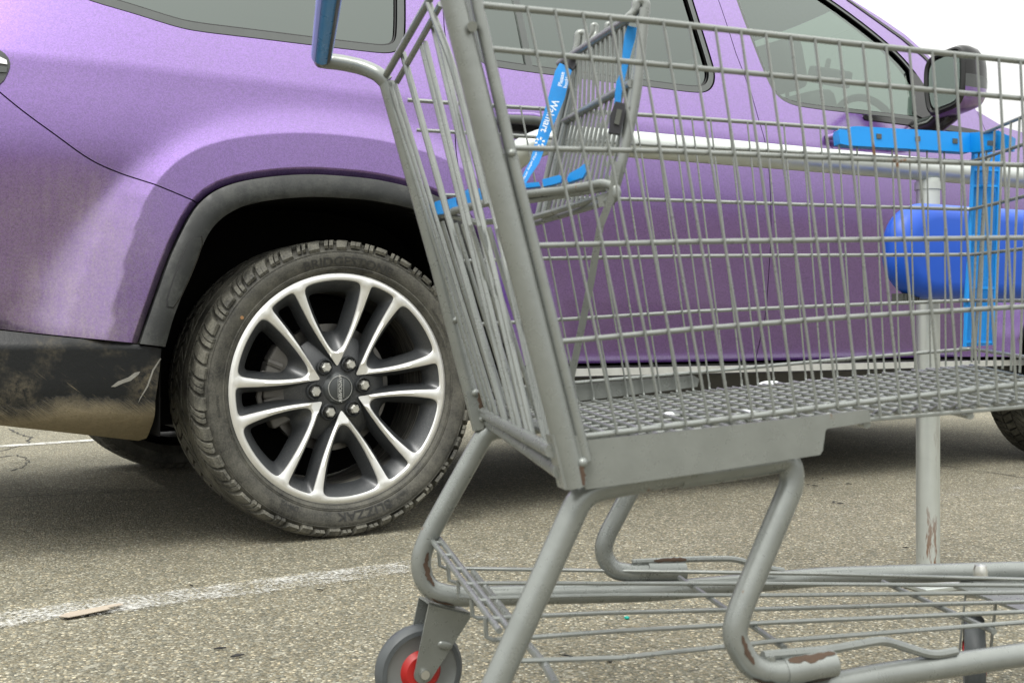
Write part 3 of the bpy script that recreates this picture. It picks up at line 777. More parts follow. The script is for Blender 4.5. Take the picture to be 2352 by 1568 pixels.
def trim_r(t, side, rr):
    p = arm(t, side); return math.hypot(*p) < rr
def edge(sgn, deep, rr, t0):
    out = []; t = t0
    while t < .35:
        p = arm(t, sgn * hw(t, deep))
        if math.hypot(*p) > rr: break
        out.append(p); t += .006
    return out
def inV(deep, rr, ap):
    r = [p for p in edge(-1, deep, rr, .0) if p[0] > 0 and p[1] > ap]
    a1 = math.atan2(r[-1][1], r[-1][0]); a2 = math.pi - a1
    arc = [(rr * math.cos(lerp(a1, a2, k / 14)), rr * math.sin(lerp(a1, a2, k / 14))) for k in range(15)]
    return sm_loop([(0, max(ap, r[0][1] - .004))] + r + arc + [(-x, y) for x, y in reversed(r)], 130, 20)
def star(deep, rr, tip):
    pts = []
    for k in range(6):
        A = -k * math.pi / 3
        r = edge(1, deep, rr, .004); l = [(-x, y) for x, y in r]
        pts += [rotp((0, tip), A)] + [rotp(p, A) for p in r]
        e1 = rotp(r[-1], A); e2 = rotp(l[-1], A - math.pi / 3); a1 = math.atan2(e1[1], e1[0]); a2 = math.atan2(e2[1], e2[0])
        if a2 > a1: a2 -= 2 * math.pi
        pts += [(rr * math.cos(lerp(a1, a2, q / 6)), rr * math.sin(lerp(a1, a2, q / 6))) for q in range(7)]
        pts += [rotp(p, A - math.pi / 3) for p in reversed(l)]
    return sm_loop(pts, 960, 8)
RO = .3155
def yface(r): return interp([(0, .044), (.06, .042), (.10, .036), (.2, .027), (.28, .0185), (.306, .013), (.3155, .018), (.33, .03)], r)
def make_wheel():
    wheel_mb = MB(); face = MB(); rot0 = R(5.5)
    loops = [[(RO * math.cos(2 * math.pi * k / 200), RO * math.sin(2 * math.pi * k / 200)) for k in range(200)]]
    pairs = []
    for k in range(6): a = k * math.pi / 3 + rot0; pairs.append(([rotp(p, a) for p in inV(0, .299, .090)], [rotp(p, a) for p in inV(.022, .266, .155)]))
    pairs.append(([rotp(p, rot0) for p in star(0, .299, .058)], [rotp(p, rot0) for p in star(.017, .266, .080)]))
    holes = [p[0] for p in pairs]; pts = []; edges = []
    for lp in loops + holes:
        o = len(pts); pts += lp; edges += [(o + i, o + (i + 1) % len(lp)) for i in range(len(lp))]
    for k in range(150):
        for rr in (.304, .309): a = 2 * math.pi * (k + .5) / 150; pts.append((rr * math.cos(a), rr * math.sin(a)))
    ridge = set()
    for k in range(6):
        for sg in (1, -1):
            for q in range(34):
                x, y = arm(.030 + q * .006, 0); p = rotp((sg * x, y), k * math.pi / 3 + rot0); pts.append(p); ridge.add((round(p[0], 5), round(p[1], 5)))
    cv, ce, cf, *_ = geometry.delaunay_2d_cdt([Vector(p) for p in pts], edges, [], 0, 1e-7); fs = []
    for f in cf:
        cx = sum(cv[i].x for i in f) / 3; cy = sum(cv[i].y for i in f) / 3
        if math.hypot(cx, cy) < RO and not any(inpoly(cx, cy, h) for h in holes): fs.append(tuple(f))
    used = sorted({i for f in fs for i in f}); ix = {o: i for i, o in enumerate(used)}
    # slightly rounded faces: the middle of each bright strip stands proud of its edges
    face.add([(cv[i].x, yface(math.hypot(cv[i].x, cv[i].y)) - (.0042 if (round(cv[i].x, 5), round(cv[i].y, 5)) in ridge else 0), cv[i].y) for i in used], [tuple(ix[i] for i in f) for f in fs])
    for top, deep in pairs:
        n = len(top)
        # bright bevel, then dark flank
        ctr = (0, 0)
        bev = [(p[0] + (q[0] - p[0]) * .08, p[1] + (q[1] - p[1]) * .08) for p, q in zip(top, deep)]
        v0 = [(x, yface(math.hypot(x, z)), z) for x, z in top]; v1 = [(x, yface(math.hypot(*p)) + .0035, z) for (x, z), p in zip(bev, top)]
        face.add(v0 + v1, [(i, (i + 1) % n, (i + 1) % n + n, i + n) for i in range(n)])
        v2 = [(x, yface(math.hypot(*p)) + .052, z) for (x, z), p in zip(deep, top)]
        mid = [(p[0] + (q[0] - p[0]) * .72, p[1] + (q[1] - p[1]) * .72) for p, q in zip(top, deep)]
        vm = [(x, yface(math.hypot(*p)) + .026, z) for (x, z), p in zip(mid, top)]
        wheel_mb.add(v1 + vm + v2, [(i + o, (i + 1) % n + o, (i + 1) % n + n + o, i + n + o) for i in range(n) for o in (0, n)])
    wheel_mb.lathe([(.0, .046), (.05, .047), (.085, .052), (.105, .058), (.128, .068), (.150, .082), (.150, .1), (.0, .1)], n=72)
    wheel_mb.lathe([(.3155, .019), (.321, .0175), (.322, .03), (.305, .04), (.294, .052)], n=96)
    w = wheel_mb.build('wheel', 'alloy', None, sharp=50)
    face.build('rim_face', 'mach', w, sharp=52)
    MB().lathe([(.294, .052), (.278, .07), (.270, .10), (.264, .2), (.278, .27)], n=96).build('rim_barrel', 'barrel', w)
    for k in range(6):
        a = R(60 * k + 30 + 90) + rot0 + R(0); p = (math.cos(a) * .0715, math.sin(a) * .0715)
        mb = MB(); hexp = [(.0140 * math.cos(q * math.pi / 3 + k), .0140 * math.sin(q * math.pi / 3 + k)) for q in range(6)]
        vs = [(p[0] + x, .05, p[1] + z) for x, z in hexp] + [(p[0] + x, .028, p[1] + z) for x, z in hexp] + [(p[0] + x * .72, .0225, p[1] + z * .72) for x, z in hexp]
        fs = [(i, (i + 1) % 6, (i + 1) % 6 + 6, i + 6) for i in range(6)] + [(i + 6, (i + 1) % 6 + 6, (i + 1) % 6 + 12, i + 12) for i in range(6)] + [(17, 16, 15, 14, 13, 12)]
        mb.add(vs, fs).build('lug_nut', 'nut', w, sharp=20)
        mb = MB(); mb.lathe([(.0185, .049), (.0185, .040), (.0205, .037), (.0225, .040), (.0235, .049)], n=24, c=(p[0], 0, p[1])); mb.build('lug_seat', 'alloy', w)
    mb = MB(); mb.lathe([(.0, .0335), (.03, .034), (.033, .036), (.040, .040), (.046, .048)], n=48); cap = mb.build('centre_cap', 'cap', w)
    mb = MB(); mb.lathe([(.0335, .0345), (.0335, .0330), (.0343, .0330), (.0350, .0365)], n=48); mb.build('cap_ring', 'silver', cap)
    vs, fs = text_geo('WAGONEER', .0135); mb = MB(); mb.add([Vector((-v.y - .002 + .006, .0322, -v.x)) for v in vs], [f[::-1] for f in fs])
    mb.box((.0095, .0324, 0), .0008, .0006, .05); mb.box((-.0075, .0324, 0), .0008, .0006, .05); mb.build('cap_lettering', 'silver', cap, fixn=False)
    # brake parts behind the spokes
    mb = MB(); mb.lathe([(.075, .092), (.09, .10), (.10, .115), (.178, .115), (.178, .145), (.09, .145)], n=72); mb.build('brake_disc', 'disc', w)
    mb = MB()
    for a in (R(150), R(165), R(180), R(195), R(205)): mb.box((math.cos(a) * .165, .105, math.sin(a) * .165), .075, .05, .052, Matrix.Rotation(-a, 4, 'Y'), .008)
    mb.tube([(-.20, .085, .05), (-.215, .082, -.02), (-.205, .085, -.06)], .008, 8); mb.tube([(-.19, .085, .075), (-.15, .082, .06)], .011, 8)
    mb.build('brake_caliper', 'caliper', w)
    mb = MB(); mb.lathe([(.0, .20), (.255, .20), (.26, .21)], n=48); mb.build('backing_plate', 'liner', w)  # black disc also stands in for the shade inside the wheel well
    a = R(137); mb = MB(); mb.tube([(math.cos(a) * .265, .06, math.sin(a) * .265), (math.cos(a) * .248, .035, math.sin(a) * .248)], [.0065, .005], 10); mb.build('valve_stem', 'castrub', w)
    # tyre: carcass, shoulder blocks, tread rows
    ty = MB(); RT = .4072
    ty.lathe([(.312, .03), (.3165, .019), (.321, .0125), (.330, .0065), (.334, .0072), (.336, .0055), (.352, .001), (.364, .0), (.372, .0015), (.379, .0065), (.388, .014), (.394, .026), (.3945, .038), (.395, .06), (.396, .15), (.395, .24), (.395, .29), (.38, .31), (.34, .315), (.31, .29)], n=180)
    NB = 62; P = 2 * math.pi / NB
    def block(a0, a1, prof, skew):   # prof: list of (r, y); last profile pairs close against carcass
        vs = []; m = 3; k = len(prof)
        for i in range(m + 1):
            for r, y in prof:
                a = a0 + (a1 - a0) * i / m + skew * (y - .03); vs.append((r * math.cos(a), y, r * math.sin(a)))
        fs = [(i * k + q, i * k + q + 1, (i + 1) * k + q + 1, (i + 1) * k + q) for i in range(m) for q in range(k - 1)]
        fs += [tuple(range(k)), tuple(m * k + q for q in reversed(range(k)))]
        tb.add(vs, fs)
    tb = MB()
    for i in range(NB):
        a = i * P; jit = .1 * P * math.sin(i * 2.7)
        top = .3775 if i % 2 else .3835
        for u0, u1 in ((.04, .37), (.405, .74)): block(a + u0 * P, a + u1 * P + jit, [(top, .0035), (top + .008, -.0005), (.398, .0075), (.4045, .020), (RT, .038), (RT, .066), (.392, .066)], -1.2)
        block(a + .02 * P, a + .46 * P, [(.39, .074), (RT + .0003, .0745), (RT + .0008, .10), (RT + .001, .124), (.39, .1245)], 3.0)
        block(a + .55 * P, a + .93 * P, [(.39, .074), (RT + .0003, .0745), (RT + .0008, .10), (RT + .001, .124), (.39, .1245)], 3.0)
        block(a + .1 * P, a + .85 * P, [(.39, .134), (RT + .001, .1345), (RT + .0005, .185), (.39, .1855)], -2.5)
        block(a + .1 * P, a + .85 * P, [(.39, .194), (RT, .1945), (RT, .235), (.39, .236)], 1.2)
        block(a + .1 * P, a + .85 * P, [(.39, .245), (RT, .2455), (.402, .292), (.385, .305)], -1.2)
        # sipes: thin ridges across the shoulder block
    for v in ty.v + tb.v: v.z = max(v.z, -WHEEL_H + .001)
    tyre = ty.build('tyre', 'rubber', w, sharp=28); tb.build('tread_blocks', 'tread', tyre, sharp=11)
    lt = NT('moulded_letter'); lt.bsdf((.021, .021, .019), .5)
    def arc_text(txt, size, rad, mid, flip=False, squash=1.0):
        vs, fs = text_geo(txt, size); out = []
        for v in vs:
            r = rad + (v.y if not flip else -v.y) ; a = mid - v.x * squash / rad if not flip else mid + v.x * squash / rad
            yy = interp([(.306, .028), (.318, .0115), (.330, .0065), (.352, .001), (.366, .0), (.378, .0025), (.388, .008)], r) - .0018
            out.append((r * math.cos(a), yy, r * math.sin(a)))
        MB().add(out, fs).build('sidewall_lettering', lt.m, tyre, fixn=False)
    arc_text('BRIDGESTONE', .034, .336, R(88), False, 1.15); arc_text('DOT OBM US C88WN 4720', .0085, .3255, R(84))
    arc_text('BLIZZAK', .034, .336, R(-80), False, 1.2); arc_text('DM-V2', .018, .338, R(-117)); arc_text('ROTATION', .010, .345, R(186))
    arc_text('275/55R20 113H', .009, .340, R(-62)); arc_text('TREAD PLIES 2 POLYESTER', .008, .340, R(32))
    fine = MB()
    for rad, y in ((.3265, .0075), (.3745, .0008)):
        pts = [(rad * math.cos(2 * math.pi * k / 160), y, rad * math.sin(2 * math.pi * k / 160)) for k in range(161)]; fine.tube(pts, .0009, 5, cap=False)
    fine.build('sidewall_rib', 'rubber', tyre)
    sp = MB(); a = R(146); sp.lathe([(0, -.0012), (.0048, -.0012), (.005, .004)], n=16, c=(.343 * math.cos(a), .0025, .343 * math.sin(a)))
    sm = NT('orange_mark'); sm.bsdf((.24, .13, .055), .8); sp.build('paint_dot', sm.m, tyre)
    return w
wheel = make_wheel(); wheel.parent = car; wheel.location = (.012, 0, WHEEL_H)
w2 = copy_tree(wheel, car); w2.location = (WB, 0, WHEEL_H); w2.rotation_euler = (0, R(0), 0)
for s in (0, WB):
    c = copy_tree(wheel, car); c.location = (s, CARW, WHEEL_H); c.rotation_euler = (0, 0, math.pi)

# the other side of the body: mirrored copies of the side panels
for o in list(car.children):
    if o.name.split('.')[0] in ('quarter_panel', 'bumper_cover', 'lower_bumper', 'rear_door', 'front_door', 'front_fender', 'arch_moulding', 'sill_strip', 'rocker_panel', 'inner_shell', 'wheel_well', 'taillight', 'wing_mirror'):
        c = copy_tree(o, car); c.scale = (1, -1, 1); c.location = (0, CARW, 0)

# ------------------------------------------------------------------ corral rail and blue sign
rail = empty('corral_rail', B(2133, 1372, 2.35) * Vector((1, 1, 0)) if False else (B(2133, 1372, 2.35).x, 2.35, 0))
tag(rail, 'galvanised pipe rail of the cart corral, running along the purple doors on one thin post', 'railing')
def loc(o, p): return Vector(p) - Vector(o.location)
RH = .358
def RP(px, py): Z = RH * FPX / (HY - py); return Vector(((px - CX) / FPX * Z, Z, CH + RH))
ra_, rb_ = RP(1300, 319), RP(2352, 408); rdv = (rb_ - ra_).normalized(); nv = Vector((-rdv.y, rdv.x, 0))
end = ra_ - rdv * .02
kk = (1196 - CX) / FPX; end = ra_ + rdv * ((kk * ra_.y - ra_.x) / (rdv.x - kk * rdv.y))
path = [end + rdv * .05 + nv * .20 - Vector((0, 0, .10)), end + nv * .05 - Vector((0, 0, .035)), end + rdv * .06, ra_ + rdv * .3, rb_, rb_ + rdv * 2.6]
mb = MB(); mb.tube([loc(rail, p) for p in fillet(path, .07, 8)], .0255, 20); mb.build('top_rail', 'galv', rail)
for k, px in enumerate((2136,)):
    kk = (px - CX) / FPX; d = (kk * ra_.y - ra_.x) / (rdv.x - kk * rdv.y); top = ra_ + rdv * d; pb = Vector((top.x - .003, top.y + .004, 0))
    mb = MB(); mb.tube([loc(rail, pb), loc(rail, (pb.x, pb.y, CH + RH - .02))], .0255, 20); mb.build('post', 'galv', rail)
    mb = MB(); mb.lathe([(0, 0), (.065, 0), (.065, .008), (0, .008)], n=4); o = None
    mb = MB(); mb.box((0, 0, .006), .15, .15, .01, None, .002); bp = mb.build('base_plate', 'galv', rail, loc=loc(rail, pb)); bp.rotation_euler = (0, 0, .4)
    mb = MB(); mb.tube([(0, 0, CH + RH - .045), (0, 0, CH + RH - .028)], .029, 16); mb.build('weld_collar', 'galv', rail, loc=loc(rail, pb))
pb2 = rb_ + rdv * 2.3; mb = MB(); mb.tube([loc(rail, (pb2.x, pb2.y, 0)), loc(rail, (pb2.x, pb2.y, CH + RH - .01))], .0255, 20); mb.build('post', 'galv', rail)

sign_n = -nv
def sign():
    c = B(2385, 588, 2.42); th = .075
    o = empty('corral_sign', c, math.atan2(rdv.y, rdv.x))
    tag(o, 'deep blue oblong plastic sign with rounded ends, mounted on the galvanised corral post', 'sign')
    hw_, hh = .435, .098
    def lp(ins, y):
        a, b = hw_ - ins, hh - ins; pts = []
        rc = min(b, .078)
        for qx, qy, a0 in ((1, 1, 0), (-1, 1, 90), (-1, -1, 180), (1, -1, 270)):
            for k in range(18):
                t = R(a0 + 90 * k / 17); pts.append((qx * (a - rc * 1.25) + rc * 1.25 * math.cos(t), y, qy * (b - rc) + rc * math.sin(t)))
        return pts
    prof = [(.035, -th / 2 + .001), (.022, -th / 2 + .003), (.010, -th / 2 + .012), (.002, -th / 2 + .025), (0, 0), (.002, th / 2 - .025), (.01, th / 2 - .012), (.022, th / 2 - .003)]
    vs = []; [vs.extend(lp(i, y)) for i, y in prof]; n = 72
    fs = [(q * n + k, q * n + (k + 1) % n, (q + 1) * n + (k + 1) % n, (q + 1) * n + k) for q in range(len(prof) - 1) for k in range(n)] + [tuple(range(n)), tuple((len(prof) - 1) * n + k for k in range(n))]
    MB().add(vs, fs).build('sign_board', 'navy', o, sharp=60)
    pts = [(.085 * math.cos(t), -th / 2, .062 * math.sin(t)) for t in [2 * math.pi * k / 48 for k in range(49)]]
    MB().tube(pts, .004, 8, cap=False).build('embossed_ring', 'navy', o)
    mb = MB(); mb.box((-.375, .012, -.098), .045, .03, .022)
    for k in range(7): mb.box((-.393 + k * .006, -.006, -.098), .002, .004, .02)
    mb.box((-.32, .03, -.098), .05, .012, .012); mb.build('bracket', 'greyplastic', o)
sign()

# ------------------------------------------------------------------ shopping cart
cart = empty('shopping_cart', (.30, 1.35, 0), R(12))
tag(cart, 'grey wire shopping cart with blue plastic fittings in front of the purple car', 'shopping cart')
_inv = (Matrix.Translation((.30, 1.35, 0)) @ Matrix.Rotation(R(12), 4, 'Z')).inverted()
class CB(MB):
    def done(s, name, mat='cart', parent=None, **k):
        s.v = [_inv @ v for v in s.v]; return s.build(name, mat, parent or cart, **k)
def plane_hit(p0, phi):
    c, s = math.cos(R(phi)), math.sin(R(phi)); x0, z0 = p0
    def f(px, py, off=0):
        k = (px - CX) / FPX; xx, zz = x0 + off * s, z0 - off * c      # off>0: toward the camera side
        Z = (s * xx - c * zz) / (s * k - c); return B(px, py, Z)
    return f
N = plane_hit((.0613, 1.07), 16); F = plane_hit((-.0477, 1.60), 8)
def HP(px, py, h): Z = (CH - h) * FPX / (py - HY); return B(px, py, Z)
WR = .0033                                     # rod radius of rails; uprights are thinner
FFX = 2228                                     # column of the far front corner
NFX = 2560                                     # near front corner, outside the frame
# near side panel
near_rails = [[(1094, 11), (1505, 50), (1923, 97), (2352, 142), (NFX, 163)], [(1120, 112), (1505, 148), (2352, 227), (NFX, 246)], [(1173, 340), (1505, 347), (2352, 380), (NFX, 388)],
              [(1228, 564), (1599, 555), (2352, 546), (NFX, 543)], [(1279, 785), (1599, 755), (1959, 727), (2352, 704), (NFX, 692)], [(1326, 1004), (1599, 971), (1952, 927), (2352, 882), (NFX, 858)]]
mb = CB(); rr_ = [.0034, .0029, .0027, .0027, .0027, .0032]
for rl, r in zip(near_rails, rr_): mb.tube([N(*p) for p in rl], r, 10)
NT0, NT1 = N(1582, 58), N(2340, 141); NB0, NB1 = N(1727, 956), N(2372, 880)
near_bot = []
for i in range(-7, 18):
    t = i / 14; a = lerp(NT0, NT1, t); b = lerp(NB0, NB1, t); d = (b - a).normalized()
    if i < -6: continue
    tail = b.x > N(1990, 930).x; e = b + d * (.016 if tail else .0012); near_bot += [e] if tail else []; mb.tube([a + Vector((0, -.004, 0)), b + Vector((0, -.004, 0)), e + Vector((0, -.004, 0))], .0015, 7)
mb.done('side_panel')
# far side panel
far_rails = [[(936, 230), (1127, 243), (1505, 266), (1926, 295), (FFX, 317)], [(957, 299), (1159, 310), (1505, 334), (1757, 346), (FFX, 372)], [(1010, 448), (1300, 455), (1505, 459), (1901, 472), (FFX, 481)],
             [(1050, 600), (1235, 594), (1599, 588), (FFX, 585)], [(1090, 745), (1268, 735), (1599, 715), (1959, 700), (FFX, 690)], [(1130, 895), (1318, 879), (1599, 855), (1923, 826), (FFX, 801)]]
mb = CB()
for rl, r in zip(far_rails, [.0031, .0027, .0027, .0027, .0027, .0027]): mb.tube([F(*p) for p in rl], r, 8)
FT0, FT1 = F(1545, 269), F(2166, 312); FB0, FB1 = F(1628, 884), F(2170, 838)
far_bot = []
for i in range(-10, 17):
    t = i / 15; a = lerp(FT0, FT1, t); b = lerp(FB0, FB1, t)
    if b.x < F(1150, 0).x: continue
    far_bot.append(b); mb.tube([a + Vector((0, -.0045, 0)), b + Vector((0, -.004, 0))], .0014, 6)
mb.done('side_panel')
# front panel
FFc = F(FFX, 300); NFc = N(NFX, 100)
def front(u, z, out=0): p = lerp(FFc, NFc, u); return Vector((p.x + out, p.y, z))
mb = CB()
for (x, y), (nx, ny) in zip([r[-1] for r in far_rails], [r[-1] for r in near_rails]):
    a, b = F(x, y), N(nx, ny); c1 = a + Vector((.012, -.012, 0)); mb.tube(fillet([F(x - 25, y - 1), a, lerp(a, b, .12) + Vector((.006, 0, 0)), lerp(a, b, .5) + Vector((.012, 0, 0)), b], .03, 4), .0027, 8)
for i in range(15):
    u = (i + .6) / 15; mb.tube([lerp(F(*far_rails[0][-1]), N(*near_rails[0][-1]), u) + Vector((.008, 0, 0)), lerp(F(FFX, 830), N(NFX, 900), u) + Vector((-.004, 0, 0))], .0018, 6)
mb.done('front_panel')
# floor: rods carried across from the side uprights plus long rods
mb = CB(); zoff = Vector((0, 0, -.003))
nf0, nf1 = N(1330, 1012), N(NFX, 910); ff0, ff1 = F(1140, 940), F(FFX, 838)
for i in range(32):
    t = i / 31; a = lerp(nf0, nf1, t); b = lerp(ff0, ff1, t); mb.tube([a, b], .0021, 6)
for k in range(14):
    u = k / 13; mb.tube([lerp(nf0, ff0, u) + zoff, lerp(nf1, ff1, u) + zoff], .0022, 6)
for i in range(5):
    t = .1 + i * .2; mb.tube([lerp(nf0, nf1, t) - Vector((0, 0, .008)), lerp(ff0, ff1, t) - Vector((0, 0, .008))], .0042, 8)
mb.tube([N(1120, 940) if False else lerp(nf0, ff0, 0), lerp(nf0, ff0, 1)], .006, 8)
# short drops that fold the uprights into the floor
for e in near_bot: 
    t = max(0, min(1, (e.x - nf0.x) / (nf1.x - nf0.x))); q = lerp(nf0, nf1, t); mb.tube([e + Vector((0, -.003, 0)), Vector((e.x, e.y, q.z + .006)), Vector((e.x - .004, e.y + .012, q.z))], .0018, 6)
for e in far_bot:
    t = max(0, min(1, (e.x - ff0.x) / (ff1.x - ff0.x))); q = lerp(ff0, ff1, t); mb.tube(fillet([e + Vector((0, -.004, .004)), Vector((e.x, e.y - .004, q.z)), Vector((e.x + .008, e.y - .03, q.z))], .012, 4), .0018, 6)
mb.done('basket_floor')
# rear posts
npost = [N(1322, 1116, .006), N(1040, 0, .006), N(1003, -150, .006)]
mb = CB(); mb.tube([lerp(npost[0], npost[1], t / 8) for t in range(9)] + [npost[2]], [.0118] * 9 + [.0118], 18); mb.done('rear_post')
mb = CB(); mb.tube([N(1346, 1058, .008), N(1332, 1000, .008), N(1172, 345, .008), N(1098, 20, .008), N(1088, -40, .008)], .0058, 12); mb.done('gate_rod')
fpost = [F(1103, 985), F(1004, 605), F(888, 190)]
mb = CB(); mb.tube([fpost[0], fpost[1], fpost[2]], .0112, 16); mb.done('rear_post')
mb = CB(); mb.prism([N(1268, 1000, .012), N(1326, 1000, .012), N(1342, 1058, .012), N(1347, 1117, .012), N(1297, 1124, .012)], (-.27, .96, 0), .022); mb.done('post_foot')
mb = CB(); mb.prism([F(1070, 900, .012), F(1100, 895, .012), F(1112, 960, .012), F(1112, 985, .012), F(1090, 990, .012)], (-.14, .98, 0), .02); mb.done('post_foot')
mb = CB(); mb.tube([N(1085, 62, .025), N(1085, 62, -.012)], .0048, 14); mb.done('rivet')
for p_, r_ in ((F(1047, 735, .012), .0050), (F(1092, 902, .012), .0060), (F(1107, 962, .013), .0050), (N(1338, 1062, .014), .0055), (N(1175, 352, .012), .0045)):
    bm = bmesh.new(); bmesh.ops.create_icosphere(bm, subdivisions=2, radius=r_); mb = CB(); mb.bm(bm, None, p_); mb.done('weld_nub')
# handle: arm from the far post, grip across
hf = B(738, 140, 1.585); hn = Vector((hf.x + .108, 1.055, hf.z)); hd = (hn - hf).normalized()
mb = CB(); arm_pts = [fpost[2], F(868, 170), B(835, 155, 1.588), B(780, 143, 1.588), hf, hf + hd * .04]
mb.tube(fillet(arm_pts, .03, 5), .0112, 16); mb.done('handle_arm'); mb = CB()
na = N(1003, -150, .006); mb.tube(fillet([na, na + Vector((-.02, 0, .006)), hn + Vector((.03, 0, .0)), hn, hn - hd * .03], .03, 5), .0112, 16); h_o = mb.done('handle_arm')
g0, g1 = hf + hd * .035, hn - hd * .03
mb = CB(); mb.tube([hf, hn], .0108, 16); mb.done('handle_bar')
gx = hd.cross(Vector((0, 0, 1))).normalized()
def grip(a0, a1, r, name, mat):
    vs = []; fs = []; n = 12
    for i, p in enumerate((g0, g1)):
        for k in range(n + 1):
            a = lerp(a0, a1, k / n); vs.append(p + gx * math.cos(a) * r + Vector((0, 0, 1)) * math.sin(a) * r)
    q = n + 1
    for i, p in enumerate((g0, g1)):
        for k in range(n + 1):
            a = lerp(a0, a1, k / n); vs.append(p + gx * math.cos(a) * (r - .004) + Vector((0, 0, 1)) * math.sin(a) * (r - .004))
    for k in range(n):
        fs += [(k, k + 1, q + k + 1, q + k), (2 * q + k, 2 * q + k + 1, 3 * q + k + 1, 3 * q + k), (k, k + 1, 2 * q + k + 1, 2 * q + k), (q + k, q + k + 1, 3 * q + k + 1, 3 * q + k)]
    fs += [(0, q, 3 * q, 2 * q), (n, q + n, 3 * q + n, 2 * q + n)]
    mb = CB(); mb.add(vs, fs); return mb.done(name, mat, sharp=60)
grip(0, 2 * math.pi, .0142, 'handle_grip', 'grip')
grip(R(-48), R(15), .0152, 'grip_stripe', 'gripl'); grip(R(222), R(243), .0152, 'grip_stripe', 'greyplastic')
# rear gate: leaning rods between the two posts
def Gt(u, v): 
    a = lerp(F(1103, 978), F(888, 190), v); b = lerp(N(1322, 1110), N(1075, 140), v) ; return lerp(a, b, u)
mb = CB()
top_f, top_n = B(884, 178, 1.58), Gt(.80, 1.14)
mb.tube([top_f, B(984, 3, 1.40), B(1005, -35, 1.38)], .0052, 10)
mb.tube([B(912, 188, 1.57), B(996, 40, 1.40), B(1012, 10, 1.38)], .0042, 8)
_gf, _gn = F(1118, 962), N(1300, 1075)
def bar_at(px):
    lo, hi = 0.0, 1.0
    for _ in range(30):
        m = (lo + hi) / 2; p = lerp(_gf, _gn, m)
        if p.x / p.y * FPX + CX < px: lo = m
        else: hi = m
    return lerp(_gf, _gn, lo)
for k, (tx, ty, bx, r) in enumerate([(889, 205, 1126, .0030), (898, 200, 1138, .0028), (908, 194, 1150, .0030), (925, 122, 1168, .0046), (968, 104, 1190, .0034), (977, 97, 1202, .0034), (993, 54, 1220, .0034), (1001, 47, 1232, .0034), (1022, -8, 1262, .0034), (1036, -20, 1276, .0034)]):
    mb.tube([B(tx, ty, 1.575 - (tx - 889) * .0014), bar_at(bx)], r, 8)
for v, r in ((.05, .0045),): mb.tube([Gt(.02, v) + Vector((.006, 0, 0)), Gt(.97, v) + Vector((.006, 0, 0))], r, 8)
mb.tube([F(1110, 950), N(1268, 1035)], .007, 10); mb.tube([F(1122, 968), N(1290, 1082)], .0085, 12)
# thick rod looped at the top
mb.tube(fillet([B(984, 6, 1.40), B(1036, 140, 1.37), B(1066, 250, 1.36), B(1120, 470, 1.33)], .02, 3), .0046, 8)
mb.done('rear_gate')
# second layer of the gate low down (folded leg-hole flap): flat strips seen edge-on
mb = CB()
for k in range(9):
    u = .06 + k * .095; a = Gt(u, .60) + Vector((.02, 0, 0)); b = Gt(u, .08) + Vector((.03, 0, 0)); mb.tube([a, b], .0030, 7)
for v in (.08,): mb.tube([Gt(.04, v) + Vector((.024, 0, 0)), Gt(.86, v) + Vector((.024, 0, 0))], .0026, 7)
mb.done('seat_flap')
# side plates under the basket
mb = CB(); pl = [(1330, 1012), (1600, 985), (1995, 940), (2002, 968), (1965, 974), (1900, 984), (1896, 990), (1890, 1034), (1884, 1044), (1600, 1088), (1345, 1124)]
mb.prism([N(x, y, .004) for x, y in pl], (-.27, .96, 0), .003); mb.done('side_plate')
mb = CB(); pl = [(1180, 893), (1318, 884), (1594, 862), (1606, 870), (1602, 888), (1540, 896), (1318, 922), (1180, 935)]
mb.prism([F(x, y, -.006) for x, y in pl], (-.14, .98, 0), .003); mb.done('side_plate')
# frame tubes
far_leg = [F(1290, 965), F(1165, 983), F(1118, 988), F(985, 1228), F(962, 1290), F(980, 1352), F(1040, 1369), F(1110, 1368), HP(1500, 1358, .184), HP(1894, 1323, .186), HP(2352, 1309, .187), HP(2560, 1318, .187)]
mb = CB(); mb.tube(fillet(far_leg, .045, 7), .0145, 18); mb.done('frame_tube')
near_leg = [N(1600, 1078, -.03), N(1420, 1110, -.025), N(1338, 1128, -.02), N(1150, 1545, -.02), N(1085, 1690, -.02), N(1130, 1790, -.02), HP(1400, 1690, .184), HP(2009, 1552, .187), HP(2352, 1502, .187), HP(2600, 1470, .187)]
mb = CB(); mb.tube(fillet(near_leg, .045, 7), .0135, 18); mb.done('frame_tube')
mb = CB(); mb.tube(fillet([F(1330, 1040, -.02), F(1400, 1050, -.02), F(1470, 1085, -.01), F(1392, 1232), F(1384, 1268), F(1404, 1308), F(1450, 1316), F(1574, 1310)], .045, 6), .0135, 16); mb.done('support_tube')
mb = CB(); mb.tube(fillet([N(1560, 1093, -.03), N(1700, 1073, -.03), N(1812, 1054, -.028), N(1822, 1105, -.025), N(1697, 1405, -.02), N(1684, 1462, -.02), N(1725, 1535, -.02), N(1790, 1544, -.02), N(1912, 1522, -.02)], .05, 7), .0130, 18); mb.done('support_tube')
mb = CB(); mb.tube([F(1488, 1313), F(1572, 1311)], .0150, 16); mb.done('tube_sleeve')
mb = CB(); mb.tube([N(1800, 1542, -.02), N(1914, 1522, -.02)], .0142, 16); mb.done('tube_sleeve')
mb = CB(); mb.tube(fillet([F(1452, 1290), F(1600, 1283), F(1690, 1282), F(1740, 1300), F(1800, 1310)], .02, 4), .0045, 8); mb.tube([F(1466, 1292), F(1468, 1310)], .006, 8); mb.done('stop_rod')
